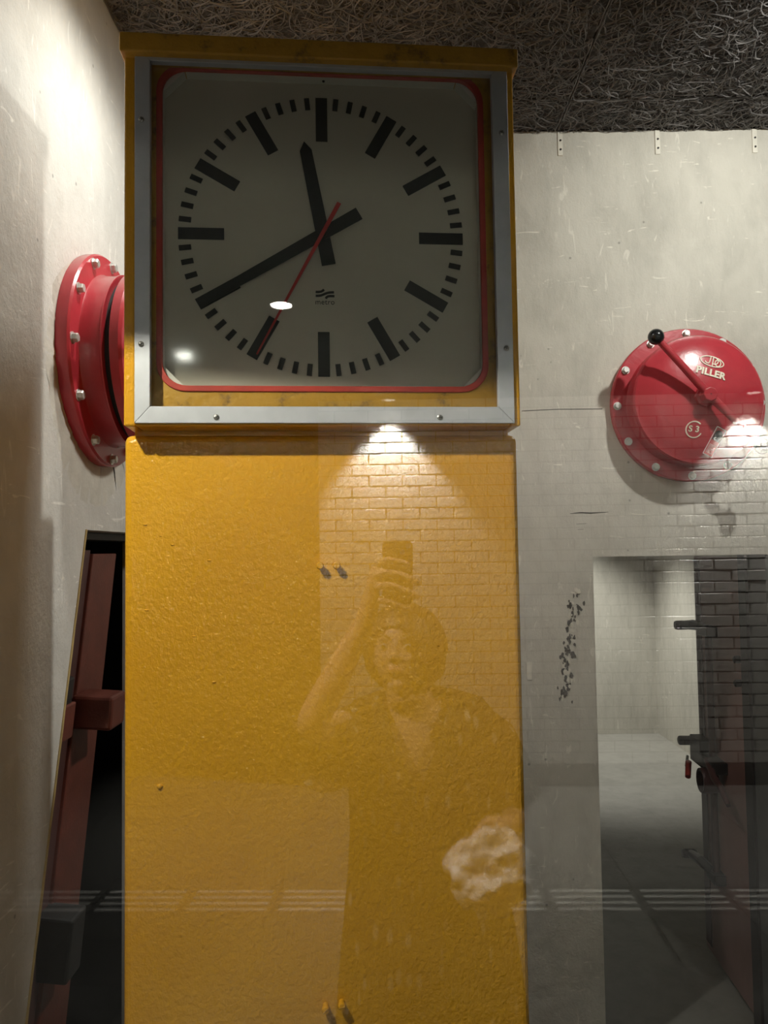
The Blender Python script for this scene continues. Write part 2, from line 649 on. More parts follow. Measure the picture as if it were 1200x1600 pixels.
# small things on the back wall
for x in (0.6295, 0.9672, 1.3042):
    bm = B(); box(bm, x - 0.0085, x + 0.0085, YB - 0.0035, YB, 3.075, 3.160)
    s = obj('wall_strap', bm, M['plaster'], wall_back, bevel=0.001)
    for z in (3.128, 3.096):
        bm = B(); lathe(bm, [(0.0035, 0), (0.0035, 0.002), (0, 0.0025)], 10, Matrix.Translation((x + 0.001, YB - 0.0034, z)) @ TX)
        obj('strap_nail', bm, M['iron'], s)
bm = B()
for pts in ([(0.475, 2.186), (0.60, 2.190), (0.75, 2.189)],):
    tube(bm, [(x, YB, z) for x, z in pts], 0.0013, 5)
for pts in ([(0.63, 1.833), (0.665, 1.836), (0.70, 1.834), (0.76, 1.8365)], [(0.65, 1.797), (0.685, 1.799)], [(0.655, 1.779), (0.675, 1.7795)]):
    tube(bm, [(x, YB, z) for x, z in pts], [0.0006] + [0.0022] * (len(pts) - 2) + [0.0006], 5)
obj('wall_crack', bm, M['crack'], wall_back)
# peeled patch of paint, little dark pits that run down in a band
for q in range(110):
    t = random.random()
    x = 0.643 - 0.05 * t + random.gauss(0, 0.012); z = 1.575 - 0.36 * t + random.gauss(0, 0.01)
    s = random.uniform(0.002, 0.0075)
    bm = B()
    k = 7
    vs = [bm.verts.new((x + s * random.uniform(0.5, 1.2) * math.cos(2 * PI * i / k), YB - 0.0006 - 0.00002 * q, z + 1.7 * s * random.uniform(0.4, 1.3) * math.sin(2 * PI * i / k))) for i in range(k)]
    bm.faces.new(vs)
    e = bmesh.ops.extrude_face_region(bm, geom=bm.faces[:])
    for v in e['geom']:
        if isinstance(v, bmesh.types.BMVert):
            v.co.y = YB + 0.001
    obj('paint_chip', bm, M['crack'] if random.random() < 0.7 else M['plaster'], wall_back)
bm = B(); box(bm, 0.4705, 0.4885, YB - 0.002, YB, 1.277, 1.337)
obj('wall_plate', bm, M['plaster'], wall_back, bevel=0.001)
# raw, unpainted foot of the pier between cabinet and doorway
bm = B()
vs = []
nx, nz = 22, 34
for j in range(nz + 1):
    for i in range(nx + 1):
        u, v_ = i / nx, j / nz
        x = 0.30 + (DX0 - 0.302) * u
        z = 0.05 + (0.50 + 0.05 * noise.noise(Vector((u * 4, 3, 0)))) * v_
        edge = min(1, (1 - v_) * 6)
        vs.append(bm.verts.new((x, YB - 0.0008 - max(0, edge * (0.003 + 0.004 * noise.noise(Vector((x * 22, 0, z * 22))))), z)))
for j in range(nz):
    for i in range(nx):
        a = j * (nx + 1) + i
        bm.faces.new([vs[a], vs[a + 1], vs[a + nx + 2], vs[a + nx + 1]])
obj('rough_patch', bm, M['raw'], wall_back, smooth=True)

# room seen through the doorway
bm = B(); box(bm, -0.6, 2.7, 7.14, 7.3, 0, 2.7); struct(obj('wall_far', bm, M['room']))
bm = B(); box(bm, 2.49, 2.65, YB + 0.17, 7.14, 0, 2.7); struct(obj('wall_far_right', bm, M['room']))
bm = B(); box(bm, -0.75, -0.6, YB + 0.17, 7.3, 0, 2.7); struct(obj('wall_far_left', bm, M['room']))
bm = B(); box(bm, -0.75, 2.7, YB + 0.17, 7.3, 2.7, 2.8); struct(obj('ceiling', bm, M['room']))

# ------------------------------------------------------------------ steel door leaf, open into the far room
ang = math.atan2(1.337 - 1.300, 3.33 - 2.785)
door = D.objects.new('door_1', None)
COL.objects.link(door)
door.location = (1.300, 2.785, 0.0)
door.rotation_euler = (0, 0, -ang)
struct(door)                                   # local: y along the leaf, -x the face towards the opening
LW = 0.55
bm = B(); box(bm, 0.0, 0.05, 0.0, LW, 0.03, 1.672); obj('leaf', bm, M['door'], door, bevel=0.004)
bm = B(); box(bm, -0.004, 0.0005, LW - 0.075, LW - 0.012, 0.06, 1.655); obj('rebate_shade', bm, M['doordark'], door)  # dark strip laid on for the shade in the leaf's rebate
bm = B(); box(bm, -0.012, 0.0, 0.0, 0.022, 0.03, 1.672); obj('hinge_stile', bm, M['doordark'], door, bevel=0.003)
bm = B(); tube(bm, [(-0.02, LW - 0.21, 0.42), (-0.02, LW - 0.21, 1.39)], 0.0135, 12); obj('locking_bar', bm, M['doordark'], door, smooth=True)
bm = B(); box(bm, -0.006, 0, 0.012, 0.016, 0.05, 1.66); obj('edge_line', bm, M['iron'], door)
for z in (1.375, 0.405):
    bm = B()
    box(bm, -0.045, 0.0, LW - 0.26, LW - 0.16, z - 0.022, z + 0.018)
    tube(bm, [(-0.03, LW - 0.21, z + 0.012), (-0.042, LW - 0.10, z + 0.012), (-0.05, LW + 0.0, z + 0.002), (-0.052, LW + 0.02, z)], [0.016, 0.022, 0.019, 0.014], 8)
    dog = obj('dog_lever', bm, M['iron'], door, bevel=0.003)
    bm = B(); lathe(bm, [(0.017, -0.03), (0.02, -0.02), (0.02, 0.02), (0.014, 0.032)], 8, Matrix.Translation((-0.055, LW + 0.012, z)) @ Matrix.Rotation(PI / 2, 4, 'Y'))
    obj('roller', bm, M['iron'], dog)
z = 0.865
bm = B()
box(bm, -0.052, 0.0, LW - 0.16, LW - 0.03, z - 0.05, z + 0.055)
box(bm, -0.06, 0.0, LW - 0.32, LW - 0.16, z - 0.035, z + 0.01)
lock = obj('lock_case', bm, M['iron'], door, bevel=0.004)
bm = B(); lathe(bm, [(0.014, -0.03), (0.02, -0.025), (0.02, 0.025), (0.012, 0.03)], 10, Matrix.Translation((-0.06, LW + 0.0, z + 0.02)) @ Matrix.Rotation(PI / 2, 4, 'Y')); obj('latch_bolt', bm, M['iron'], lock)
bm = B(); tube(bm, [(-0.05, LW - 0.24, z + 0.0), (-0.07, LW - 0.36, z - 0.03), (-0.075, LW - 0.45, z - 0.045), (-0.075, LW - 0.52, z - 0.085)], [0.014, 0.013, 0.012, 0.009], 10); obj('lock_handle', bm, M['doordark'], lock, smooth=True)
bm = B()
ringm = Matrix.Translation((-0.055, LW - 0.25, z - 0.075)) @ Matrix.Rotation(PI / 2, 4, 'Y')
lathe(bm, [(0.036, -0.028), (0.047, -0.03), (0.05, 0.0), (0.047, 0.03), (0.036, 0.028), (0.034, 0), (0.036, -0.028)], 20, ringm, cap=False); obj('locking_ring', bm, M['doordark'], lock, smooth=True)
bm = B(); tube(bm, [(-0.055, LW - 0.005, z - 0.045), (-0.075, LW - 0.05, z - 0.075)], 0.006, 8); pin = obj('release_pin', bm, M['steel'], lock)
bm = B(); tube(bm, [(-0.062, LW - 0.04, z - 0.06), (-0.085, LW - 0.10, z - 0.105)], [0.0125, 0.0115], 10); g = obj('red_grip', bm, M['gasket'], lock, smooth=True); g['label'] = 'small bright red grip'
for zz in (1.30, 1.215):
    bm = B(); lathe(bm, [(0.014, 0), (0.014, 0.02), (0.009, 0.024)], 6, Matrix.Translation((-0.01, 0.045, zz)) @ Matrix.Rotation(-PI / 2, 4, 'Y'))
    obj('hinge_bolt', bm, M['iron'], door)
bm = B(); box(bm, DX1 - 0.02, DX1 + 0.02, YB + 0.135, YB + 0.19, 0, DZ); trim = struct(obj('trim_1', bm, M['iron']))
bm = B(); box(bm, DX1 - 0.010, DX1 + 0.001, YB + 0.004, YB + 0.135, 0.001, DZ - 0.001); struct(obj('jamb_shade_strip', bm, M['jamb_shade']))  # added strip, its dark grey stands in for shade on the jamb

# ------------------------------------------------------------------ left opening: steel frame in the leaning recess
door2 = D.objects.new('door_2', None)
COL.objects.link(door2)
struct(door2)


def on_jamb(s, off, x):
    """point at slope distance s down the leaning jamb, off metres further along the wall"""
    return Vector((x, LA[0] + dirj.y * s + off, LA[1] + dirj.z * s))


def jamb_bar(bm, s0, s1, o0, o1, x0, x1):
    vs = []
    for x in (x0, x1):
        for o_ in (o0, o1):
            for s in (s0, s1):
                vs.append(bm.verts.new(on_jamb(s, o_, x)))
    for f in ((0, 1, 3, 2), (4, 6, 7, 5), (0, 4, 5, 1), (2, 3, 7, 6), (0, 2, 6, 4), (1, 5, 7, 3)):
        bm.faces.new([vs[i] for i in f])


bm = B(); jamb_bar(bm, 0.05, 1.85, 0.02, 0.205, XL - 0.062, XL - 0.075); obj('outer_angle', bm, M['doordark'], door2)
bm = B(); jamb_bar(bm, 0.06, 1.85, 0.212, 0.385, XL - 0.055, XL - 0.10); obj('frame_post', bm, M['frame_red'], door2, bevel=0.003)
bm = B(); box(bm, XL - 0.17, XL - 0.06, LA[0] + 0.01, LF, LA[1] - 0.02, LA[1] - 0.002); obj('frame_head', bm, M['iron'], door2)
bm = B(); jamb_bar(bm, 0.415, 0.495, 0.012, 0.085, XL - 0.055, XL - 0.006); br = obj('hinge_strap', bm, M['frame_red'], door2, bevel=0.004)
bm = B(); box(bm, -0.768, -0.668, 1.885, 1.985, 1.292, 1.374, Matrix.Translation((-0.71, 0, 1.33)) @ Matrix.Rotation(R(4), 4, 'Y') @ Matrix.Translation((0.71, 0, -1.33))); br = obj('hinge_block', bm, M['frame_red'], door2, bevel=0.008)
bm = B(); jamb_bar(bm, 0.355, 0.43, 0.03, 0.075, XL - 0.05, XL - 0.012); obj('hinge_pin', bm, M['iron'], door2, bevel=0.006)
bm = B(); box(bm, -0.795, -0.700, 1.72, 1.80, 0.785, 0.925, Matrix.Translation((-0.75, 0, 0.85)) @ Matrix.Rotation(R(6), 4, 'Y') @ Matrix.Translation((0.75, 0, -0.85))); obj('latch_block', bm, M['rubber'], door2, bevel=0.006)
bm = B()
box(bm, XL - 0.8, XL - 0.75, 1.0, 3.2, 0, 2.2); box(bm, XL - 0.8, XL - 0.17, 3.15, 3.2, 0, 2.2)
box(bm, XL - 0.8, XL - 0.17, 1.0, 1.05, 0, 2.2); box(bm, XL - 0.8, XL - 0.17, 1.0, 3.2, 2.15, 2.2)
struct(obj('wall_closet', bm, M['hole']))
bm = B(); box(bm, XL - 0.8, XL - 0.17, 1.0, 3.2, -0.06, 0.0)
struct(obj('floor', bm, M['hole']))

# ================================================================== the clock cabinet
YAW = R(5.1)
clock = thing('station_clock', 'tall yellow cabinet topped by a square analogue clock with grey frame', 'clock', (-0.0971, 1.4005, 0), YAW)
bm = B(); box(bm, -0.382, 0.3655, 0.055, 0.315, 0.0, 1.941); body = obj('cabinet_body', bm, M['yellow'], clock, bevel=0.014, seg=4, smooth=False)
bm = B(); box(bm, -0.365, 0.350, 0.068, 0.25, 1.935, 1.956); obj('neck', bm, M['yellow_case'], clock)
# case: sides, top, bottom, back
bm = B()
cx0, cx1, cz0, cz1, cd = -0.370, 0.3585, 1.949, 2.650, 0.265
box(bm, cx0, cx0 + 0.02, 0.003, cd, cz0, cz1); box(bm, cx1 - 0.02, cx1, 0.003, cd, cz0, cz1)
box(bm, cx0 + 0.02, cx1 - 0.02, 0.003, cd, cz0, cz0 + 0.012); box(bm, cx0 + 0.02, cx1 - 0.02, 0.003, cd, cz1 - 0.012, cz1)
box(bm, cx0 + 0.02, cx1 - 0.02, cd - 0.01, cd, cz0 + 0.012, cz1 - 0.012)
obj('clock_case', bm, M['yellow_case'], clock, bevel=0.0035)
bm = B(); box(bm, -0.3745, 0.3645, -0.018, 0.28, 2.632, 2.668); obj('lid', bm, M['yellow_worn'], clock, bevel=0.003, seg=2)
# aluminium frame: four mitred rails
fo = (-0.350, 0.346, 1.9535, 2.6535); fi = (-0.3225, 0.3160, 1.984, 2.6255)
for pts in ([(fo[0], fo[3]), (fo[1], fo[3]), (fi[1], fi[3]), (fi[0], fi[3])], [(fo[0], fo[2]), (fi[0], fi[2]), (fi[1], fi[2]), (fo[1], fo[2])],
            [(fo[0], fo[2]), (fo[0], fo[3]), (fi[0], fi[3]), (fi[0], fi[2])], [(fo[1], fo[3]), (fo[1], fo[2]), (fi[1], fi[2]), (fi[1], fi[3])]):
    mid = (sum(p[0] for p in pts) / 4, sum(p[1] for p in pts) / 4)
    pts = [(mid[0] + (p[0] - mid[0]) * 0.9992, mid[1] + (p[1] - mid[1]) * 0.9992) for p in pts]
    bm = B(); prism(bm, pts, -0.002, 0.012); obj('frame_rail', bm, M['alu'], clock, bevel=0.0008)
SCR = [(-0.212, 2.643), (0.2025, 2.643), (-0.338, 2.513), (0.333, 2.511), (-0.338, 2.097), (0.333, 2.095), (-0.205, 1.964), (0.204, 1.964)]
for k, (x, z) in enumerate(SCR):
    bm = B(); lathe(bm, [(0.0052, 0), (0.0052, 0.0012), (0.003, 0.0026), (0, 0.003)], 14, Matrix.Translation((x, -0.002, z)) @ TX)
    s = obj('frame_screw', bm, M['screw'], clock, smooth=True)
    bm = B(); rm = Matrix.Translation((x, -0.0046, z)) @ Matrix.Rotation(k * 0.7, 4, 'Y')
    box(bm, -0.0032, 0.0032, -0.0007, 0.001, -0.0005, 0.0005, rm); box(bm, -0.0005, 0.0005, -0.0007, 0.001, -0.0032, 0.0032, rm)
    obj('screw_slot', bm, M['slot'], s)
# glazing
bm = B(); box(bm, -0.326, 0.3195, 0.0125, 0.0155, 1.981, 2.629); obj('clock_pane', bm, M['clockglass'], clock)
# yellow face sheet with its rounded opening, red gasket, white reveal, dial
ccx, ccz = -0.006, 2.329
out = rrect(ccx - 0.345, ccx + 0.345, ccz - 0.358, ccz + 0.3195, 0.004)
hole = rrect(ccx - 0.3085, ccx + 0.3085, ccz - 0.3085, ccz + 0.3085, 0.05)
bm = B(); ring_prism(bm, out, hole, 0.030, 0.033); obj('face_sheet', bm, M['yellow_worn'], clock)
bm = B(); ring_prism(bm, rrect(ccx - 0.3115, ccx + 0.3115, ccz - 0.3115, ccz + 0.3115, 0.053), rrect(ccx - 0.3005, ccx + 0.3005, ccz - 0.3005, ccz + 0.3005, 0.045), 0.027, 0.036); obj('gasket', bm, M['gasket'], clock, bevel=0.0015)
a, c_ = 0.302, 0.042
oct_ = [(ccx + x, ccz + z) for x, z in ((-a + c_, a), (a - c_, a), (a, a - c_), (a, -a + c_), (a - c_, -a), (-a + c_, -a), (-a, -a + c_), (-a, a - c_))]
for i in range(8):
    p, q = Vector(oct_[i]), Vector(oct_[(i + 1) % 8])
    t = (q - p).normalized(); nrm = Vector((-t.y, t.x))
    if nrm.dot(p - Vector((ccx, ccz))) < 0:
        nrm = -nrm
    e0, e1 = p + t * 0.0008, q - t * 0.0008
    wd_ = 0.003 if i % 2 == 0 else 0.024
    bm = B(); prism(bm, [tuple(e0), tuple(e1), tuple(e1 + nrm * wd_), tuple(e0 + nrm * wd_)], 0.0365, 0.060); obj('reveal_strip', bm, M['white'], clock)
bm = B(); lathe(bm, [(0.0028, 0), (0.0022, 0.002), (0, 0.0024)], 10, Matrix.Translation((-0.004, 0.048, ccz + 0.3015)) @ Matrix.Rotation(PI, 4, 'X')); obj('reveal_rivet', bm, M['iron'], clock)
bm = B(); prism(bm, [(ccx + (x - ccx) * 1.005, ccz + (z - ccz) * 1.005) for x, z in oct_], 0.060, 0.063); dial = obj('dial', bm, M['dial'], clock)
DCX, DCZ = -0.0085, 2.3278


def mark_mesh(name, r0, r1, wd):
    bm = B(); box(bm, -wd / 2, wd / 2, -0.0022, 0.0005, r0, r1)
    me = D.meshes.new(name); bmesh.ops.recalc_face_normals(bm, faces=bm.faces); bm.to_mesh(me); bm.free(); me.materials.append(M['black'])
    return me


hm, mm_ = mark_mesh('hour_mark', 0.188, 0.2745, 0.0225), mark_mesh('minute_mark', 0.2515, 0.2745, 0.0098)
for k in range(60):
    inst(hm if k % 5 == 0 else mm_, 'hour_mark' if k % 5 == 0 else 'minute_mark', dial, Matrix.Translation((DCX, 0.060, DCZ)) @ Matrix.Rotation(R(6 * k), 4, 'Y'))


def hand(name, pts, ang_deg, d, th, m):
    bm = B(); prism(bm, pts, -th / 2, th / 2, Matrix.Translation((DCX, d, DCZ)) @ Matrix.Rotation(R(ang_deg), 4, 'Y'))
    return obj(name, bm, m, clock)


hand('hour_hand', [(-0.0135, -0.060), (0.0135, -0.060), (0.0115, 0.168), (0.0, 0.186), (-0.0115, 0.168)], -10.6, 0.0515, 0.002, M['black'])
hand('minute_hand', [(-0.0125, -0.082), (0.0125, -0.082), (0.0085, 0.268), (-0.0085, 0.268)], 239.3, 0.0475, 0.002, M['black'])
hand('second_hand', [(-0.0042, -0.068), (0.0042, -0.068), (0.0015, 0.268), (-0.0015, 0.268)], 208.2, 0.0435, 0.0015, M['redhand'])
bm = B(); lathe(bm, [(0.007, 0), (0.007, 0.016), (0, 0.017)], 16, Matrix.Translation((DCX, 0.060, DCZ)) @ TX); obj('hand_arbor', bm, M['black'], clock)
# printed mark: interlocked wavy bars and the word below
LX, LZ = -0.0055, 2.2145


def wave(pts, th):
    up, lo = [], []
    for i, (x, z) in enumerate(pts):
        x0, z0 = pts[max(0, i - 1)]; x1, z1 = pts[min(len(pts) - 1, i + 1)]
        t = Vector((x1 - x0, z1 - z0)).normalized()
        up.append((LX + x - t.y * th, LZ + z + t.x * th)); lo.append((LX + x + t.y * th, LZ + z - t.x * th))
    return up + lo[::-1]


def bez(a, b, c, d, n=8):
    a, b, c, d = map(Vector, (a, b, c, d))
    return [tuple(a * (1 - t) ** 3 + b * 3 * t * (1 - t) ** 2 + c * 3 * t * t * (1 - t) + d * t ** 3) for t in [i / n for i in range(n + 1)]]


bm = B()
u = 0.000118      # metres per picture unit of the emblem (the bars span about 36 mm)
E = lambda x, y: ((x - 618) * u, (412 - y) * u)
for pts in (bez(E(468, 380), E(560, 385), E(575, 365), E(606, 340)),
            bez(E(468, 443), E(610, 452), E(600, 378), E(768, 383), 12),
            bez(E(632, 488), E(655, 440), E(680, 446), E(774, 446))):
    prism(bm, wave(pts, 0.0022), 0.0590, 0.0602)
obj('emblem', bm, M['black'], dial)
bm = text_mesh('metro', 0.0145, 0.0004, 0.0, 1.0)
xs = [v.co.x for v in bm.verts]; sx = 0.0365 / (max(xs) - min(xs))
for v in bm.verts:
    v.co.x *= sx
bm.transform(Matrix.Translation((LX, 0.0597, 2.1985)) @ TX)
obj('word', bm, M['black'], dial)
# knobs and a rivet on the cabinet front
for k, (x, z) in enumerate(((-0.0205, 1.692), (0.0105, 1.692), (-0.019, 0.8855), (0.0105, 0.890))):
    bm = B(); mt = Matrix.Translation((x, 0.055, z)) @ TX
    lathe(bm, [(0.0058, -0.001), (0.0055, 0.009), (0.0068, 0.010), (0.0072, 0.015), (0.0055, 0.0178), (0, 0.0185)], 16, mt)
    kn = obj('screw_knob', bm, M['yellow_case'], clock, smooth=True)
    if k >= 2:
        bm = B(); box(bm, -0.0058, 0.0058, -0.0003, 0.0022, -0.0007, 0.0007, Matrix.Translation((x, 0.0362, z)) @ Matrix.Rotation(R(-42 if k == 2 else -12), 4, 'Y')); obj('slot', bm, M['yellow_worn'], kn)
bm = B(); ball(bm, (-0.3165, 0.055, 1.2935), 0.0055, 14, (1, 0.8, 0.9)); obj('rivet', bm, M['yellow_case'], clock, smooth=True)
for x, z, s in ((-0.343, 1.773, 0.003), (-0.315, 1.752, 0.0022), (-0.293, 1.735, 0.0026), (-0.226, 1.705, 0.003), (-0.255, 1.565, 0.0024), (-0.218, 1.48, 0.003), (-0.34, 1.615, 0.003), (0.202, 1.536, 0.002), (0.122, 1.50, 0.0018)):
    bm = B(); ball(bm, (x, 0.055, z), s, 8, (1.5, 0.7, 0.6)); obj('paint_drip', bm, M['yellow'], clock, smooth=True)

# ================================================================== the two red blast valves
def valve(t, open_, front, fr):
    """valve on a wall: local z = away from the wall, local x right, y up; parts are children of t"""
    g = 0.016 if open_ else 0.004
    bm = B(); lathe(bm, [(0.258, 0.0), (0.260, 0.006), (0.260, 0.027), (0.256, 0.032), (0.205, 0.034)], 64, fr); obj('flange', bm, M['red'], t, smooth=True)
    bm = B(); lathe(bm, [(0.215, 0.030), (0.209, 0.038), (0.208, 0.078), (0.211, 0.080), (0.211, 0.084), (0.200, 0.085)], 64, fr); obj('neck', bm, M['red'], t, smooth=True)
    bm = B(); lathe(bm, [(0.194, 0.08), (0.194, 0.086 + g)], 48, fr); obj('seal', bm, M['rubber'], t, smooth=True)
    prof = [(0.205, 0.084 + g), (0.213, 0.086 + g), (0.214, 0.106 + g), (0.209, 0.113 + g), (0.196, 0.1165 + g)]
    prof += [(r_, dome(r_) + g) for r_ in (0.18, 0.15, 0.12, 0.09, 0.06, 0.03, 0.0)]
    bm = B(); lathe(bm, prof, 64, fr); cover = obj('cover', bm, M['red'], t, smooth=True)
    for k in range(12):
        a = R(30 * k + 0.5)
        bm = B(); bmx = fr @ Matrix.Translation((0.2415 * math.cos(a), 0.2415 * math.sin(a), 0.031)) @ Matrix.Rotation(k * 1.3, 4, 'Z')
        lathe(bm, [(0.0135, 0), (0.0135, 0.003)], 20, bmx); lathe(bm, [(0.0108, 0.003), (0.0108, 0.012), (0.009, 0.0145)], 6, bmx)
        obj('bolt', bm, M['bolt'], t)
    return cover


def dome(r):
    return 0.119 + 0.038 * (1 - (r / 0.2) ** 2)


# right-hand valve, on the back wall above the doorway
v1 = thing('blast_valve', 'round red blast valve with cream lettering and crossed lever above the doorway', 'valve', (1.033, YB, 2.194), 0, None)
FR = TX.copy()                  # x right, y up -> z, z -> -y
G1 = 0.004
cover = valve(v1, False, True, FR)
HZ = 0.205
bm = B(); lathe(bm, [(0.036, 0.150), (0.034, 0.172), (0.024, 0.176), (0.024, 0.184), (0.0235, 0.205), (0.021, 0.208), (0, 0.208)], 8, FR); hub = obj('hub', bm, M['red'], v1, bevel=0.001)
bm = B(); lathe(bm, [(0.0022, 0.2075), (0.0022, 0.2086)], 10, FR); obj('hub_hole', bm, M['hole'], hub)
ba, bb = Vector((-0.163, 0.187)), Vector((0.160, -0.166))
for e in (ba, bb):
    bm = B()
    tube(bm, [FR @ Vector((e.x * 0.08, e.y * 0.08, 0.192)), FR @ Vector((e.x * 0.5, e.y * 0.5, 0.193)), FR @ Vector((e.x * 0.93, e.y * 0.93, 0.195))], [0.0135, 0.0115, 0.0115], 12)
    lv = obj('lever_arm', bm, M['red'], v1, smooth=True)
    bm = B(); ball(bm, FR @ Vector((e.x, e.y, 0.196)), 0.0255, 24); k = obj('ball_grip', bm, M['ball'], lv, smooth=True); k['label'] = 'black ball grip'


def on_cover(bm, u0, v0, rot, lift):
    """lay a flat shape (x,y, thickness z) on the domed cover"""
    c, s = math.cos(rot), math.sin(rot)
    for v in bm.verts:
        x, y = u0 + c * v.co.x - s * v.co.y, v0 + s * v.co.x + c * v.co.y
        v.co = FR @ Vector((x, y, dome(math.hypot(x, y)) + G1 + lift + v.co.z))


def stroke(bm, pts, wd, th=0.0012, closed=False):
    pts = [Vector(p) for p in pts]
    n = len(pts); L = []
    for i in range(n):
        a = pts[(i - 1) % n] if closed or i > 0 else pts[i]
        b = pts[(i + 1) % n] if closed or i < n - 1 else pts[i]
        t = (b - a).normalized(); nr = Vector((-t.y, t.x)) * wd / 2
        L.append([bm.verts.new((*(pts[i] + nr), th)), bm.verts.new((*(pts[i] - nr), th)), bm.verts.new((*(pts[i] - nr), -th)), bm.verts.new((*(pts[i] + nr), -th))])
    for i in range(n if closed else n - 1):
        A, Bq = L[i], L[(i + 1) % n]
        for k in range(4):
            bm.faces.new([A[k], A[(k + 1) % 4], Bq[(k + 1) % 4], Bq[k]])


RT = R(-17)
bm = text_mesh('PILLER', 0.030, 0.0016, 0.0012, 1.0)
xs = [v.co.x for v in bm.verts]; ys = [v.co.y for v in bm.verts]
for v in bm.verts:
    v.co.x *= 0.098 / (max(xs) - min(xs)); v.co.y *= 0.024 / (max(ys) - min(ys))
on_cover(bm, 0.024, 0.078, RT, 0.001)
obj('lettering', bm, M['cream'], cover)
bm = B()
ell = lambda cx, cy, rx, ry, a0=0, a1=360, n=28: [(cx + rx * math.cos(R(a0 + (a1 - a0) * i / n)), cy + ry * math.sin(R(a0 + (a1 - a0) * i / n))) for i in range(n + (a1 - a0 < 360))]
stroke(bm, ell(0, 0, 0.0385, 0.017), 0.0032, closed=True)
stroke(bm, [(-0.006, 0.016), (-0.008, -0.004), (-0.011, -0.0085), (-0.017, -0.009), (-0.023, -0.004)], 0.003)
stroke(bm, [(0.002, 0.0165), (0.002, -0.0165)], 0.003)
stroke(bm, ell(0.007, 0.004, 0.012, 0.0115, 120, -120), 0.003)
stroke(bm, ell(0.019, -0.001, 0.0095, 0.011), 0.003, closed=True)
on_cover(bm, 0.033, 0.117, RT, 0.001)
obj('emblem', bm, M['cream'], cover)
bm = B(); stroke(bm, ell(0, 0, 0.0255, 0.0255, 40, 330), 0.0034)
on_cover(bm, -0.034, -0.103, 0, 0.001); obj('number_ring', bm, M['cream'], cover)
bm = text_mesh('S 3', 0.027, 0.0013, 0.0004)
on_cover(bm, -0.0345, -0.102, R(-6), 0.001); obj('lettering', bm, M['cream'], cover)
# stuck-on card: white border, black arch with the letter a, red field
def on_card(bm, u0, v0, rot, lift):
    """a stiff little card: one plane that touches the cover at its middle"""
    c, s = math.cos(rot), math.sin(rot)
    for v in bm.verts:
        x, y = u0 + c * v.co.x - s * v.co.y, v0 + s * v.co.x + c * v.co.y
        v.co = FR @ Vector((x, y, dome(math.hypot(u0, v0)) - 0.30 * ((x - u0) * u0 + (y - v0) * v0) / math.hypot(u0, v0) + G1 + lift + v.co.z))


tag_c, tag_r = (0.0335, -0.1435), R(-26)
bm = B(); prism(bm, rrect(-0.0175, 0.0175, -0.047, 0.047, 0.002, 3), -0.0004, 0.0004, Matrix.Rotation(-PI / 2, 4, 'X'))
on_card(bm, *tag_c, tag_r, 0.0012); tg = obj('tag_sheet', bm, M['stick_w'], v1)
bm = B(); prism(bm, [(-0.0155, -0.045), (0.0155, -0.045), (0.0155, 0.045), (-0.0155, 0.045)], -0.0004, 0.0004, Matrix.Rotation(-PI / 2, 4, 'X')); on_card(bm, *tag_c, tag_r, 0.0021); obj('red_field', bm, M['stick_r'], tg)
bm = B(); prism(bm, [(-0.014, 0.004), (0.014, 0.004)] + [(0.014 * math.cos(R(a)), 0.024 + 0.014 * math.sin(R(a))) for a in range(0, 181, 15)], -0.0004, 0.0004, Matrix.Rotation(-PI / 2, 4, 'X')); on_card(bm, *tag_c, tag_r, 0.0026); obj('black_arch', bm, M['black'], tg)
bm = text_mesh('a', 0.046, 0.0004, 0.0007); on_card(bm, tag_c[0] + 0.0085, tag_c[1] + 0.017, tag_r, 0.0031); obj('lettering', bm, M['stick_w'], tg)
bm = B()
for q in range(7):
    box(bm, -0.012, 0.010 - 0.004 * (q % 3), -0.012 - q * 0.0042, -0.0108 - q * 0.0042, -0.0003, 0.0003)
on_card(bm, *tag_c, tag_r, 0.0026); obj('text_lines', bm, M['stick_w'], tg)

# left valve, on the left wall half behind the clock
v2 = thing('blast_valve', 'round red blast valve on left wall, half hidden behind the clock', 'valve', (XL + 0.001, 1.905, 2.197), PI / 2, None)
FR2 = TX
valve(v2, True, False, FR2)
bm = B(); lathe(bm, [(0.036, 0.16), (0.034, 0.182), (0.024, 0.186), (0.024, 0.215), (0, 0.217)], 8, FR2); obj('hub', bm, M['red'], v2, bevel=0.001)
for e in (Vector((-0.222, 0.01)), Vector((0.222, -0.01))):
    bm = B(); tube(bm, [FR2 @ Vector((e.x * 0.08, e.y * 0.08, 0.202)), FR2 @ Vector((e.x * 0.93, e.y * 0.93, 0.205))], [0.012, 0.0085], 12)
    lv = obj('lever_arm', bm, M['red'], v2, smooth=True)
    bm = B(); ball(bm, FR2 @ Vector((e.x, e.y, 0.206)), 0.0255, 20); obj('ball_grip', bm, M['ball'], lv, smooth=True)

# ================================================================== window pane and front wall
bm = B(); box(bm, -0.715, 2.28, 0.897, 0.903, 0.40, 2.46)
win = struct(outside(obj('window_1', bm, M['glass'])))
bm = B()
box(bm, -4.0, 4.2, 0.86, 0.94, 2.46, 3.3)
box(bm, -4.0, -0.716, 0.86, 0.94, 0, 2.46)
box(bm, 2.28, 4.2, 0.86, 0.94, 0, 2.46)
box(bm, -0.716, 2.28, 0.86, 0.94, 0, 0.40)
struct(outside(obj('wall_front', bm, M['dark'])))

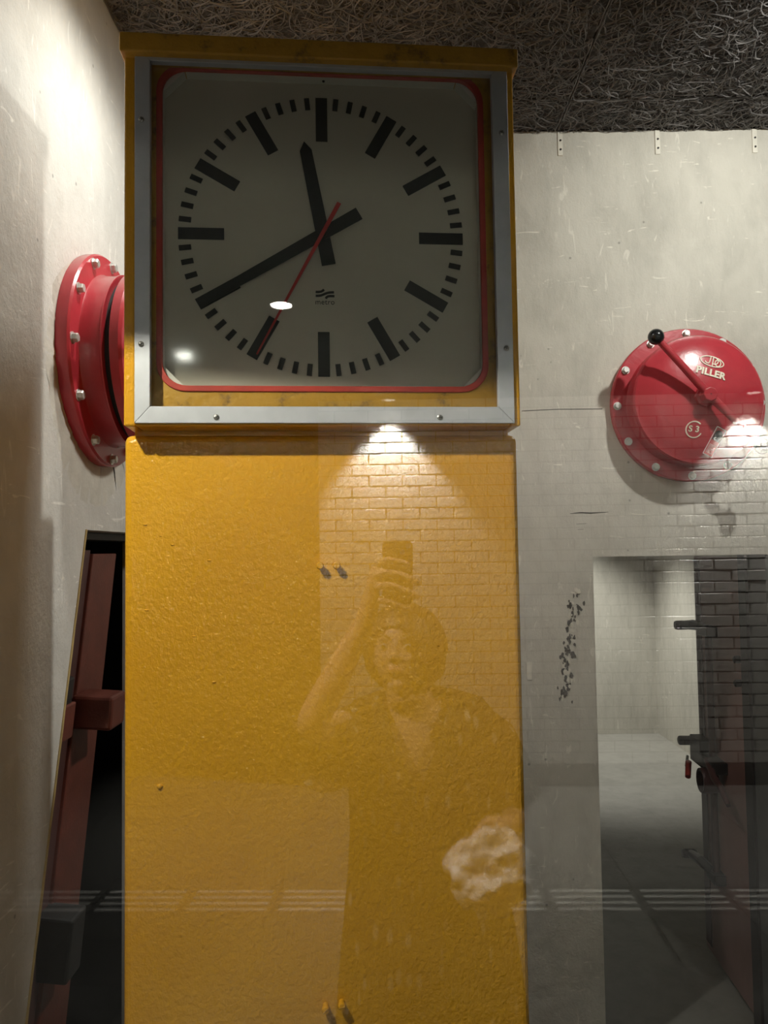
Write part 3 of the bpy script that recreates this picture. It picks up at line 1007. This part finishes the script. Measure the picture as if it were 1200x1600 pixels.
# ================================================================== the passage the photographer stands in (seen as a reflection)
YBR = -3.86
ZP = 2.83
bm = B(); box(bm, -4.0, 4.2, -7.2, 0.86, -0.06, -0.006)
pfloor = struct(outside(obj('floor', bm, M['mortar'])))
bm = B(); box(bm, -4.0, 4.2, -7.2, 0.86, ZP, ZP + 0.06); struct(outside(obj('ceiling', bm, M['dark'])))
bm = B(); box(bm, -0.645, 4.2, YBR - 0.12, YBR - 0.006, 0, ZP)
wrear = struct(outside(obj('wall_rear', bm, M['mortar'])))
bm = B(); box(bm, -4.0, 4.2, -7.3, -7.2, 0, ZP); struct(outside(obj('wall_rear', bm, M['dark'])))
bm = B(); box(bm, -4.1, -4.0, -7.2, 0.86, 0, ZP); struct(outside(obj('wall_left', bm, M['dark'])))
bm = B(); box(bm, 4.2, 4.3, -7.2, 0.86, 0, ZP); struct(outside(obj('wall_right', bm, M['brick'])))
bm = B(); box(bm, -0.645, 4.2, YBR - 0.006, YBR + 0.006, 0, 0.15); struct(outside(obj('baseboard_rear', bm, M['skirt'])))


def brick_mesh(L, Hh):
    bm = B()
    c = 0.004
    a = [bm.verts.new((x, -0.008, z)) for x, z in ((0, 0), (L, 0), (L, Hh), (0, Hh))]
    b = [bm.verts.new((x, 0.0, z)) for x, z in ((0, 0), (L, 0), (L, Hh), (0, Hh))]
    d = [bm.verts.new((x, 0.004, z)) for x, z in ((c, c), (L - c, c), (L - c, Hh - c), (c, Hh - c))]
    for p, q in ((a, b), (b, d)):
        for i in range(4):
            bm.faces.new([p[i], p[(i + 1) % 4], q[(i + 1) % 4], q[i]])
    bm.faces.new(d)
    me = D.meshes.new('brick'); bmesh.ops.recalc_face_normals(bm, faces=bm.faces); bm.to_mesh(me); bm.free(); me.materials.append(M['brick'])
    return me


BL_, BH = 0.25, 0.0812
bfull, bhalf = brick_mesh(BL_ - 0.008, BH - 0.007), brick_mesh(BL_ / 2 - 0.008, BH - 0.007)
cells = []
for r_ in range(33):
    z0 = 0.16 + r_ * BH
    x = -0.645
    if r_ % 2:
        cells.append((x, z0, bhalf)); x += BL_ / 2
    while x < 4.1:
        cells.append((x, z0, bfull)); x += BL_
cells.sort(key=lambda c: abs(c[0] - 1.0) * 0.55 + abs(c[1] - 2.0) * 1.0 + (5 if c[0] > 2.75 else 0))
for x, z0, me in cells[:300]:
    inst(me, 'brick', wrear, Matrix.Translation((x + 0.004, YBR + random.uniform(-0.0012, 0.0012), z0)) @ Matrix.Rotation(random.gauss(0, 0.006), 4, 'X') @ Matrix.Rotation(random.gauss(0, 0.004), 4, 'Z'))
bm = B()
for x, z0, me in cells[300:]:
    n0 = len(bm.verts)
    bm.from_mesh(me); bm.verts.ensure_lookup_table()
    for v in bm.verts[n0:]:
        v.co += Vector((x + 0.004, YBR, z0))
o = obj('brick', bm, M['brick'], wrear); o['kind'] = 'stuff'

TW = 0.445


def tile_mesh(dy):
    bm = B(); box(bm, 0.003, TW - 0.003, 0.002, dy - 0.002, -0.012, 0.0)
    me = D.meshes.new('floor_tile'); bmesh.ops.recalc_face_normals(bm, faces=bm.faces); bm.to_mesh(me); bm.free(); me.materials.append(M['tile'])
    return me


t25, t26 = tile_mesh(0.2525), tile_mesh(0.265)
bm = B()
for k in range(4):
    box(bm, 0.028, TW - 0.028, 0.025 + k * 0.0645, 0.047 + k * 0.0645, -0.001, 0.004)
ribm = D.meshes.new('tactile_rib'); bmesh.ops.recalc_face_normals(bm, faces=bm.faces); bm.to_mesh(ribm); bm.free(); ribm.materials.append(M['rib'])
Y0 = -1.925
for k in range(-4, 8):
    x = -0.67 + k * TW
    for j in range(9):
        inst(t25, 'floor_tile', pfloor, Matrix.Translation((x, Y0 + j * 0.2525, 0)))
    tt = inst(t26, 'tactile_tile', pfloor, Matrix.Translation((x, Y0 - 0.265, 0)))
    inst(ribm, 'tactile_ribs', tt, Matrix.Identity(4))
    for j in range(7):
        inst(t25, 'floor_tile', pfloor, Matrix.Translation((x, Y0 - 0.265 - (j + 1) * 0.2525, 0)))


def downlight(x, y, label, power, cone, blend=0.25, aim=(0, 0), deep=0.0):
    t = thing('downlight', label, 'lamp', group=None)
    outside(t, (x, y, ZP - 0.012 - deep))
    bm = B(); lathe(bm, [(0.048, 0.0119 + deep), (0.048, 0.002), (0.058, 0.0), (0.062, 0.004), (0.062, 0.0118 + deep)], 28, None, cap=False); obj('trim_ring', bm, M['skirt'] if deep else M['steel'], t, smooth=True)
    bm = B(); lathe(bm, [(0.0475, 0.008 + deep), (0.0475, 0.010 + deep)], 28); obj('lens', bm, M['lens'], t)
    lamp('downlight_bulb', 'SPOT', (x, y, ZP - 0.02), (x + aim[0], y + aim[1], 0), power, 0.03, cone, blend, NEUT, True)
    return t


downlight(-0.11, YBR + 0.15, 'downlight at the wall top, its cone on bricks under the clock reflection', 420, 82, 0.4, deep=0.02)
downlight(2.50, YBR + 0.15, 'downlight at the wall top, its cone on bricks over the red valve', 420, 82, 0.4, deep=0.02)
downlight(-0.543, -1.58, 'downlight mirrored as a white oval beside the red second hand', 130, 92, 0.5)
downlight(-1.10, 0.30, 'added unseen downlight left of the photographer, lighting her', 300, 66, 0.5, (2.0, -1.25))  # added out of view to brighten her mirrored arm and face
downlight(1.12, 0.28, 'added unseen downlight right of the photographer, lighting her and the bag', 170, 64, 0.5, (-1.6, -0.85))  # likewise added, brightens her other side and the bag

# ================================================================== the photographer (window reflection), laid out square to the pane
def eval_mesh(o):
    dg = bpy.context.evaluated_depsgraph_get()
    me = D.meshes.new_from_object(o.evaluated_get(dg))
    old = o.data
    D.objects.remove(o)
    D.meshes.remove(old)
    return me


def skin_chain(verts, edges, radii, root=0, sub=2):
    me = D.meshes.new('body')
    me.from_pydata([tuple(v) for v in verts], edges, [])
    o = D.objects.new('body', me)
    COL.objects.link(o)
    sk = o.modifiers.new('skin', 'SKIN')
    sk.use_smooth_shade = True
    for i, r_ in enumerate(radii):
        q = me.skin_vertices[0].data[i]
        q.radius = (r_, r_) if not isinstance(r_, tuple) else r_
        q.use_root = (i == root)
    ss = o.modifiers.new('subsurf', 'SUBSURF')
    ss.levels = sub
    ss.render_levels = sub
    return eval_mesh(o)


def line_chain(pts, radii, sub=2):
    return skin_chain(pts, [(i, i + 1) for i in range(len(pts) - 1)], radii, 0, sub)


PX, PY = 0.03, -0.30
V = [(PX, PY, 0.86), (PX, PY, 0.98), (PX, PY + 0.01, 1.12), (0.025, -0.285, 1.235), (0.018, -0.275, 1.31), (0.0, -0.262, 1.365),   # 0-5 spine, neck
     (-0.065, -0.275, 1.262), (-0.148, -0.262, 1.245), (-0.20, -0.15, 1.268), (-0.240, -0.055, 1.300), (-0.180, -0.045, 1.405), (-0.118, -0.040, 1.520), (-0.098, -0.036, 1.556),   # 6-12 left arm
     (0.115, -0.288, 1.262), (0.203, -0.290, 1.238), (0.245, -0.305, 1.12), (0.278, -0.300, 1.012), (0.262, -0.215, 1.020), (0.238, -0.130, 1.040), (0.230, -0.100, 1.045),   # 13-19 right arm
     (PX - 0.085, PY, 0.80), (PX - 0.095, PY + 0.01, 0.62), (PX - 0.095, PY + 0.015, 0.46), (PX - 0.095, PY - 0.015, 0.30), (PX - 0.095, PY - 0.01, 0.10), (PX - 0.10, PY + 0.03, 0.055), (PX - 0.11, PY + 0.13, 0.036),
     (PX + 0.085, PY, 0.80), (PX + 0.095, PY + 0.01, 0.62), (PX + 0.095, PY + 0.015, 0.46), (PX + 0.095, PY - 0.015, 0.30), (PX + 0.095, PY - 0.01, 0.10), (PX + 0.10, PY + 0.03, 0.055), (PX + 0.11, PY + 0.13, 0.036)]
Ed = [(0, 1), (1, 2), (2, 3), (3, 6), (6, 7), (7, 8), (8, 9), (9, 10), (10, 11), (11, 12), (3, 13), (13, 14), (14, 15), (15, 16), (16, 17), (17, 18), (18, 19),
      (0, 20), (20, 21), (21, 22), (22, 23), (23, 24), (24, 25), (25, 26), (0, 27), (27, 28), (28, 29), (29, 30), (30, 31), (31, 32), (32, 33)]
Rd = [(0.15, 0.115), (0.125, 0.10), (0.135, 0.105), (0.10, 0.08), 0.058, 0.054,
      0.062, 0.060, 0.052, 0.043, 0.040, 0.029, 0.026, 0.062, 0.060, 0.052, 0.042, 0.038, 0.028, 0.026,
      0.095, 0.082, 0.062, 0.056, 0.038, 0.04, 0.03, 0.095, 0.082, 0.062, 0.056, 0.038, 0.04, 0.03]
neck = [V[4], V[5]]
keepv = [i for i in range(len(V)) if i not in (4, 5)]
ren = {o_: n_ for n_, o_ in enumerate(keepv)}
parts = [skin_chain([V[i] for i in keepv], [(ren[a_], ren[b_]) for a_, b_ in Ed], [Rd[i] for i in keepv], 0, 2),
         line_chain([(0.026, -0.285, 1.20), (0.024, -0.282, 1.265)] + neck, [0.085, 0.070, 0.055, 0.056])]
# left hand: palm beside the phone, fingers across its back, thumb on its screen side
K = [(-0.070, -0.002, 1.686), (-0.074, -0.002, 1.660), (-0.074, -0.004, 1.632), (-0.069, -0.006, 1.604)]
for k_ in K:
    parts.append(line_chain([(-0.116, -0.039, 1.518), (-0.100, -0.034, 1.556), tuple(Vector((-0.086, -0.026, 1.60)).lerp(Vector(k_), 0.45)), k_], [0.026, 0.025, 0.019, 0.0125], 2))
parts.append(line_chain([K[0], (-0.044, 0.0115, 1.697), (-0.030, 0.0115, 1.693), (-0.008, 0.010, 1.690), (0.008, 0.008, 1.680)], [0.011, 0.0098, 0.0095, 0.0088, 0.0075]))
parts.append(line_chain([K[1], (-0.050, 0.012, 1.667), (-0.022, 0.010, 1.664), (0.010, 0.011, 1.652), (0.032, 0.007, 1.638)], [0.0112, 0.0104, 0.0100, 0.0092, 0.0078]))
parts.append(line_chain([K[2], (-0.050, 0.012, 1.638), (-0.022, 0.010, 1.633), (0.010, 0.010, 1.619), (0.030, 0.006, 1.606)], [0.0108, 0.0102, 0.0096, 0.0088, 0.0075]))
parts.append(line_chain([K[3], (-0.026, 0.004, 1.594), (-0.002, 0.004, 1.582), (0.014, 0.000, 1.577)], [0.0098, 0.0086, 0.0078, 0.0066]))
parts.append(line_chain([(-0.088, -0.040, 1.590), (-0.080, -0.046, 1.628), (-0.060, -0.036, 1.660), (-0.032, -0.0245, 1.680)], [0.017, 0.0135, 0.0110, 0.0085]))
# right hand: closed on the neck of the bag
wr = Vector((0.230, -0.100, 1.045))
K2 = [(0.198, -0.062, 1.062), (0.206, -0.050, 1.045), (0.214, -0.048, 1.028), (0.224, -0.052, 1.012)]
for k_ in K2:
    parts.append(line_chain([(0.244, -0.145, 1.038), tuple(wr), tuple(wr.lerp(Vector(k_), 0.5)), k_], [0.026, 0.024, 0.018, 0.0125], 2))
for i, k_ in enumerate(K2):
    q = Vector(k_); l = (0.9, 1.0, 0.95, 0.8)[i]
    parts.append(line_chain([q, q + Vector((-0.030, 0.012, -0.012)) * l, q + Vector((-0.052, -0.006, -0.020)) * l, q + Vector((-0.046, -0.026, -0.022)) * l], [0.0112, 0.0098, 0.009, 0.0075]))
parts.append(line_chain([(0.222, -0.098, 1.058), (0.196, -0.098, 1.066), (0.172, -0.088, 1.056), (0.158, -0.072, 1.044)], [0.016, 0.0125, 0.0105, 0.0085]))
# head: skull, jaw, nose, brow, lips, ears; turned up towards the phone
HM = Matrix.Translation((-0.018, -0.245, 1.452)) @ Matrix.Rotation(R(10), 4, 'Z') @ Matrix.Rotation(R(10), 4, 'X')
bm = B()
bmesh.ops.create_uvsphere(bm, u_segments=40, v_segments=30, radius=1)
for v in bm.verts:
    x, y, z = v.co
    wx = 0.076; 
    if z < 0:
        wx *= 1 - 0.34 * (-z) ** 1.6
    v.co = Vector((x * wx, y * (0.094 if y < 0 else 0.088) * (1 - 0.10 * max(0, -z)), z * 0.112))
    if y > 0.3 and z < -0.45:
        v.co.y += 0.012 * (y - 0.3)
    for sx_ in (-1, 1):                       # eye sockets, cheeks
        d_ = ((v.co.x - sx_ * 0.031) ** 2 + (v.co.z - 0.008) ** 2) / 0.016 ** 2
        if y > 0.2:
            v.co.y -= 0.011 * math.exp(-d_)
        d_ = ((v.co.x - sx_ * 0.040) ** 2 + (v.co.z + 0.026) ** 2) / 0.02 ** 2
        if y > 0.2:
            v.co.y += 0.005 * math.exp(-d_)
for c, s, r_ in (((0, 0.093, -0.016), (0.6, 0.9, 0.8), 0.016), ((0, 0.087, 0.004), (0.5, 0.6, 1.3), 0.014), ((-0.010, 0.088, -0.021), (1, 1, 0.8), 0.0075), ((0.010, 0.088, -0.021), (1, 1, 0.8), 0.0075),
                 ((0, 0.076, -0.088), (1.4, 0.7, 0.8), 0.016), ((-0.030, 0.077, 0.026), (1.7, 0.6, 0.5), 0.012), ((0.030, 0.077, 0.026), (1.7, 0.6, 0.5), 0.012),
                 ((0, 0.082, -0.046), (1.9, 0.7, 0.5), 0.012), ((0, 0.081, -0.056), (1.6, 0.75, 0.6), 0.012)):
    ball(bm, c, r_, 14, s)
for sx_ in (-1, 1):
    ball(bm, (sx_ * 0.077, -0.008, -0.005), 0.028, 14, (0.32, 0.62, 1.05))
tube(bm, [(0, -0.02, -0.06), (0.012, -0.025, -0.13)], [0.055, 0.050], 20)
bm.transform(HM)
me = D.meshes.new('head'); bm.to_mesh(me); bm.free()
parts.append(me)
bm = B()
for me in parts:
    b2 = B(); b2.from_mesh(me)
    bmesh.ops.recalc_face_normals(b2, faces=b2.faces)
    b2.to_mesh(me); b2.free()
    bm.from_mesh(me)
    D.meshes.remove(me)
me = D.meshes.new('body'); bm.to_mesh(me); bm.free()
o = D.objects.new('body', me); COL.objects.link(o)
rm = o.modifiers.new('remesh', 'REMESH'); rm.mode = 'VOXEL'; rm.voxel_size = 0.0038; rm.use_smooth_shade = True
sm = o.modifiers.new('smooth', 'SMOOTH'); sm.factor = 0.5; sm.iterations = 3
me = eval_mesh(o)
bm = B(); bm.from_mesh(me)                      # keep the outer skin only, no closed pockets inside
seen, best = set(), []
for v in bm.verts:
    if v in seen:
        continue
    comp, stack = [], [v]
    seen.add(v)
    while stack:
        q = stack.pop(); comp.append(q)
        for e in q.link_edges:
            q2 = e.other_vert(q)
            if q2 not in seen:
                seen.add(q2); stack.append(q2)
    if len(comp) > len(best):
        best = comp
keep = set(best)
bmesh.ops.delete(bm, geom=[v for v in bm.verts if v not in keep], context='VERTS')
bm.to_mesh(me); bm.free()
me.materials.clear(); me.materials.append(M['skin'])
for p in me.polygons:
    p.use_smooth = True
person = thing('person', 'woman in a dark leaf-print dress holding a phone above her face, mirrored in the pane', 'person')
outside(person, (0, 0, 0))
bo = D.objects.new('body', me); COL.objects.link(bo); bo.parent = person
for sx_ in (-1, 1):
    bm = B(); ball(bm, (0, 0, 0), 0.0125, 16); bm.transform(HM @ Matrix.Translation((sx_ * 0.031, 0.0695, 0.007))); ey = obj('eye', bm, M['eye'], person, smooth=True)
    bm = B(); ball(bm, (0, 0, 0), 0.0062, 14, (1, 0.5, 1)); bm.transform(HM @ Matrix.Translation((sx_ * 0.031, 0.0800, 0.006))); obj('iris', bm, M['iris'], ey, smooth=True)
    bm = B(); tube(bm, [HM @ Vector((sx_ * (0.014 + 0.032 * t), 0.0885 - 0.012 * t * t, 0.030 + 0.006 * math.sin(PI * t))) for t in (0, 0.25, 0.5, 0.75, 1)], [0.0018, 0.003, 0.003, 0.0025, 0.001], 6); obj('eyebrow', bm, M['hair'], person, smooth=True)
bm = B(); ball(bm, (0, 0, 0), 0.0125, 16, (1.75, 0.55, 0.62)); bm.transform(HM @ Matrix.Translation((0, 0.0868, -0.051))); obj('lips', bm, M['lips'], person, smooth=True)
# hair: full bob, open at the face
bm = B()
bmesh.ops.create_uvsphere(bm, u_segments=56, v_segments=40, radius=1)
kill = []
for v in bm.verts:
    x, y, z = v.co
    p = Vector((x * 0.112 + 0.008, y * 0.110 - 0.018, z * 0.120 + 0.010))
    if z < -0.2:
        p.x *= 1 + 0.10 * (-z - 0.2)
    p.z = max(p.z, -0.102)
    wv = noise.noise(Vector((x * 5, y * 5, z * 1.4))) * 0.010
    p += Vector((x, y, z * 0.3)) * wv
    if y > 0.12 and ((p.x + 0.012) / 0.062) ** 2 + ((p.z + 0.035) / 0.088) ** 2 < 1:
        kill.append(v)
    v.co = p
bmesh.ops.delete(bm, geom=kill, context='VERTS')
bm.transform(HM)
hr = obj('hair', bm, M['hair'], person, smooth=True)
sd = hr.modifiers.new('solidify', 'SOLIDIFY'); sd.thickness = 0.014; sd.offset = -1
# dress: loose tunic with a deep V neck, wide short sleeves
bm = B()
prof = [(1.345, 0.018, -0.278, 0.070, 0.066), (1.338, 0.02, -0.28, 0.108, 0.076), (1.318, 0.024, -0.280, 0.170, 0.092), (1.270, 0.028, -0.282, 0.206, 0.112), (1.17, 0.03, -0.285, 0.200, 0.128), (1.09, 0.03, -0.286, 0.192, 0.138),
        (0.98, 0.03, -0.29, 0.190, 0.138), (0.86, 0.035, -0.295, 0.205, 0.148), (0.72, 0.04, -0.298, 0.222, 0.160), (0.56, 0.042, -0.30, 0.235, 0.168), (0.42, 0.044, -0.30, 0.246, 0.175), (0.30, 0.045, -0.30, 0.255, 0.182)]
n = 72
rows = []
zs = []
for i in range(len(prof) - 1):
    for k in range(4):
        t = k / 4
        zs.append(tuple(prof[i][j] * (1 - t) + prof[i + 1][j] * t for j in range(5)))
zs.append(prof[-1])
for z, cx, cy, rx, ry in zs:
    fold = min(1, max(0, (1.0 - z) / 0.5))
    row = []
    for k in range(n):
        a = 2 * PI * k / n
        q = 1 + fold * (0.045 * math.sin(9 * a + 1.3) + 0.03 * math.sin(14 * a))
        row.append(bm.verts.new((cx + rx * q * math.cos(a), cy + ry * q * math.sin(a), z + 0.01 * noise.noise(Vector((math.cos(a) * 2, z * 4, math.sin(a) * 2))))))
    rows.append(row)
for A, Bq in zip(rows, rows[1:]):
    for k in range(n):
        j = (k + 1) % n
        bm.faces.new([A[k], A[j], Bq[j], Bq[k]])
for sx_ in (-1, 1):                     # cut the V along two straight edges
    bmesh.ops.bisect_plane(bm, geom=bm.verts[:] + bm.edges[:] + bm.faces[:], plane_co=(0.018, -0.2, 1.09), plane_no=(sx_, 0, -0.37))
bmesh.ops.delete(bm, geom=[f for f in bm.faces if f.calc_center_median().y > -0.262 and f.calc_center_median().z > 1.09
                           and abs(f.calc_center_median().x - 0.018) < (f.calc_center_median().z - 1.09) * 0.37], context='FACES')
loose = [v for v in bm.verts if not v.link_faces]
bmesh.ops.delete(bm, geom=loose, context='VERTS')
for path, rr in (([(-0.085, -0.274, 1.262), (-0.165, -0.225, 1.228), (-0.200, -0.165, 1.222), (-0.222, -0.115, 1.215)], [0.066, 0.078, 0.084, 0.090]),
                 ([(0.145, -0.288, 1.262), (0.215, -0.292, 1.20), (0.248, -0.296, 1.12), (0.268, -0.298, 1.05)], [0.064, 0.074, 0.078, 0.082])):
    tube(bm, path, rr, 28, cap=False)
dr = obj('dress', bm, M['dress'], person, smooth=True)
for md in dr.modifiers[:]:
    dr.modifiers.remove(md)
sd = dr.modifiers.new('solidify', 'SOLIDIFY'); sd.thickness = 0.003; sd.offset = 1
# finger rings, pendant, sandals
for (p, ax, r_) in (((-0.034, 0.004, 1.6615), (0.036, 0.015, 0.004), 0.0122), ((-0.034, 0.004, 1.6325), (0.036, 0.017, 0.001), 0.0118)):
    mt = Matrix.Translation(p) @ Vector(ax).to_track_quat('Z', 'Y').to_matrix().to_4x4()
    bm = B(); lathe(bm, [(r_ - 0.001, -0.003), (r_ + 0.0008, -0.003), (r_ + 0.0008, 0.003), (r_ - 0.001, 0.003), (r_ - 0.001, -0.003)], 20, mt, cap=False); obj('finger_ring', bm, M['gold'], person, smooth=True)
bm = B(); ball(bm, (0.012, -0.146, 1.094), 0.006, 12, (0.7, 0.5, 1.2)); obj('pendant', bm, M['gold'], person, smooth=True)
for sx_ in (-1, 1):
    cx = PX + sx_ * 0.105
    bm = B()
    pts = [(cx + 0.045 * math.cos(R(a_)) * (1 + 0.12 * math.sin(R(a_))), PY + 0.055 + 0.125 * math.sin(R(a_))) for a_ in range(0, 360, 15)]
    a_ = [bm.verts.new((x, y, -0.0005)) for x, y in pts]; b_ = [bm.verts.new((x, y, 0.016)) for x, y in pts]
    bm.faces.new(a_[::-1]); bm.faces.new(b_)
    for i in range(len(pts)):
        j = (i + 1) % len(pts); bm.faces.new([a_[i], a_[j], b_[j], b_[i]])
    sn = obj('sandal_sole', bm, M['iron'], person, bevel=0.002)
    bm = B(); tube(bm, [(cx - 0.042, PY + 0.07, 0.014), (cx - 0.03, PY + 0.085, 0.05), (cx, PY + 0.09, 0.068), (cx + 0.03, PY + 0.085, 0.05), (cx + 0.042, PY + 0.07, 0.014)], 0.007, 8); obj('sandal_strap', bm, M['iron'], sn, smooth=True)

# the phone she holds: its lens looks out just behind the camera
ph = thing('phone', 'dark smartphone held upright in her hand, mirrored below the clock', 'phone')
outside(ph, (-0.0213, -0.0075, 1.6660))
ph.rotation_euler = (R(2.5), R(0.8), -GA)
bm = B(); prism(bm, rrect(-0.0358, 0.0358, -0.0735, 0.0735, 0.010, 6), -0.0038, 0.0038); obj('phone_body', bm, M['phone'], ph, bevel=0.001)
bm = B(); prism(bm, rrect(0.0028, 0.0338, 0.0395, 0.0710, 0.006, 5), 0.0036, 0.0050); cb = obj('camera_bump', bm, M['phone'], ph, bevel=0.0004)
for x, z in ((0.0250, 0.0625), (0.0115, 0.0480)):
    bm = B(); lathe(bm, [(0.0065, 0), (0.0065, 0.0008), (0.0055, 0.0008), (0.0052, 0.0003), (0, 0.0003)], 20, Matrix.Translation((x, 0.0050, z)) @ Matrix.Rotation(-PI / 2, 4, 'X')); obj('lens_ring', bm, M['steel'], cb, smooth=True)

# crumpled white carrier bag
bg = B()
bmesh.ops.create_icosphere(bg, subdivisions=5, radius=1)
for v in bg.verts:
    d_ = v.co.normalized()
    rid = 0
    for s, a_ in ((1.3, 0.24), (2.6, 0.13)):
        rid += a_ * (1 - 2 * abs(noise.noise(d_ * s + Vector((3.1, 1.7, 5.2)))) * 1.6)
    r_ = 0.82 + rid * 0.62
    p = Vector((d_.x * 0.112, d_.y * 0.085, d_.z * 0.112)) * r_
    if d_.z > 0.2:                      # gathered towards the hand
        k = (d_.z - 0.2) / 0.8
        p.x += 0.0 * k; p *= 1.0
        p.x = p.x * (1 - 0.55 * k) + 0.012 * k
        p.y = p.y * (1 - 0.55 * k) + 0.03 * k
    p.x -= 0.25 * min(0, p.z) * -1 * 0.6
    v.co = p
bag = outside(obj('carrier_bag', bg, M['bag']), (0.185, -0.015, 0.985))
for p in bag.data.polygons:
    p.use_smooth = False
tag(bag, 'crumpled white plastic bag in her lowered hand, mirrored low on the cabinet', 'bag')
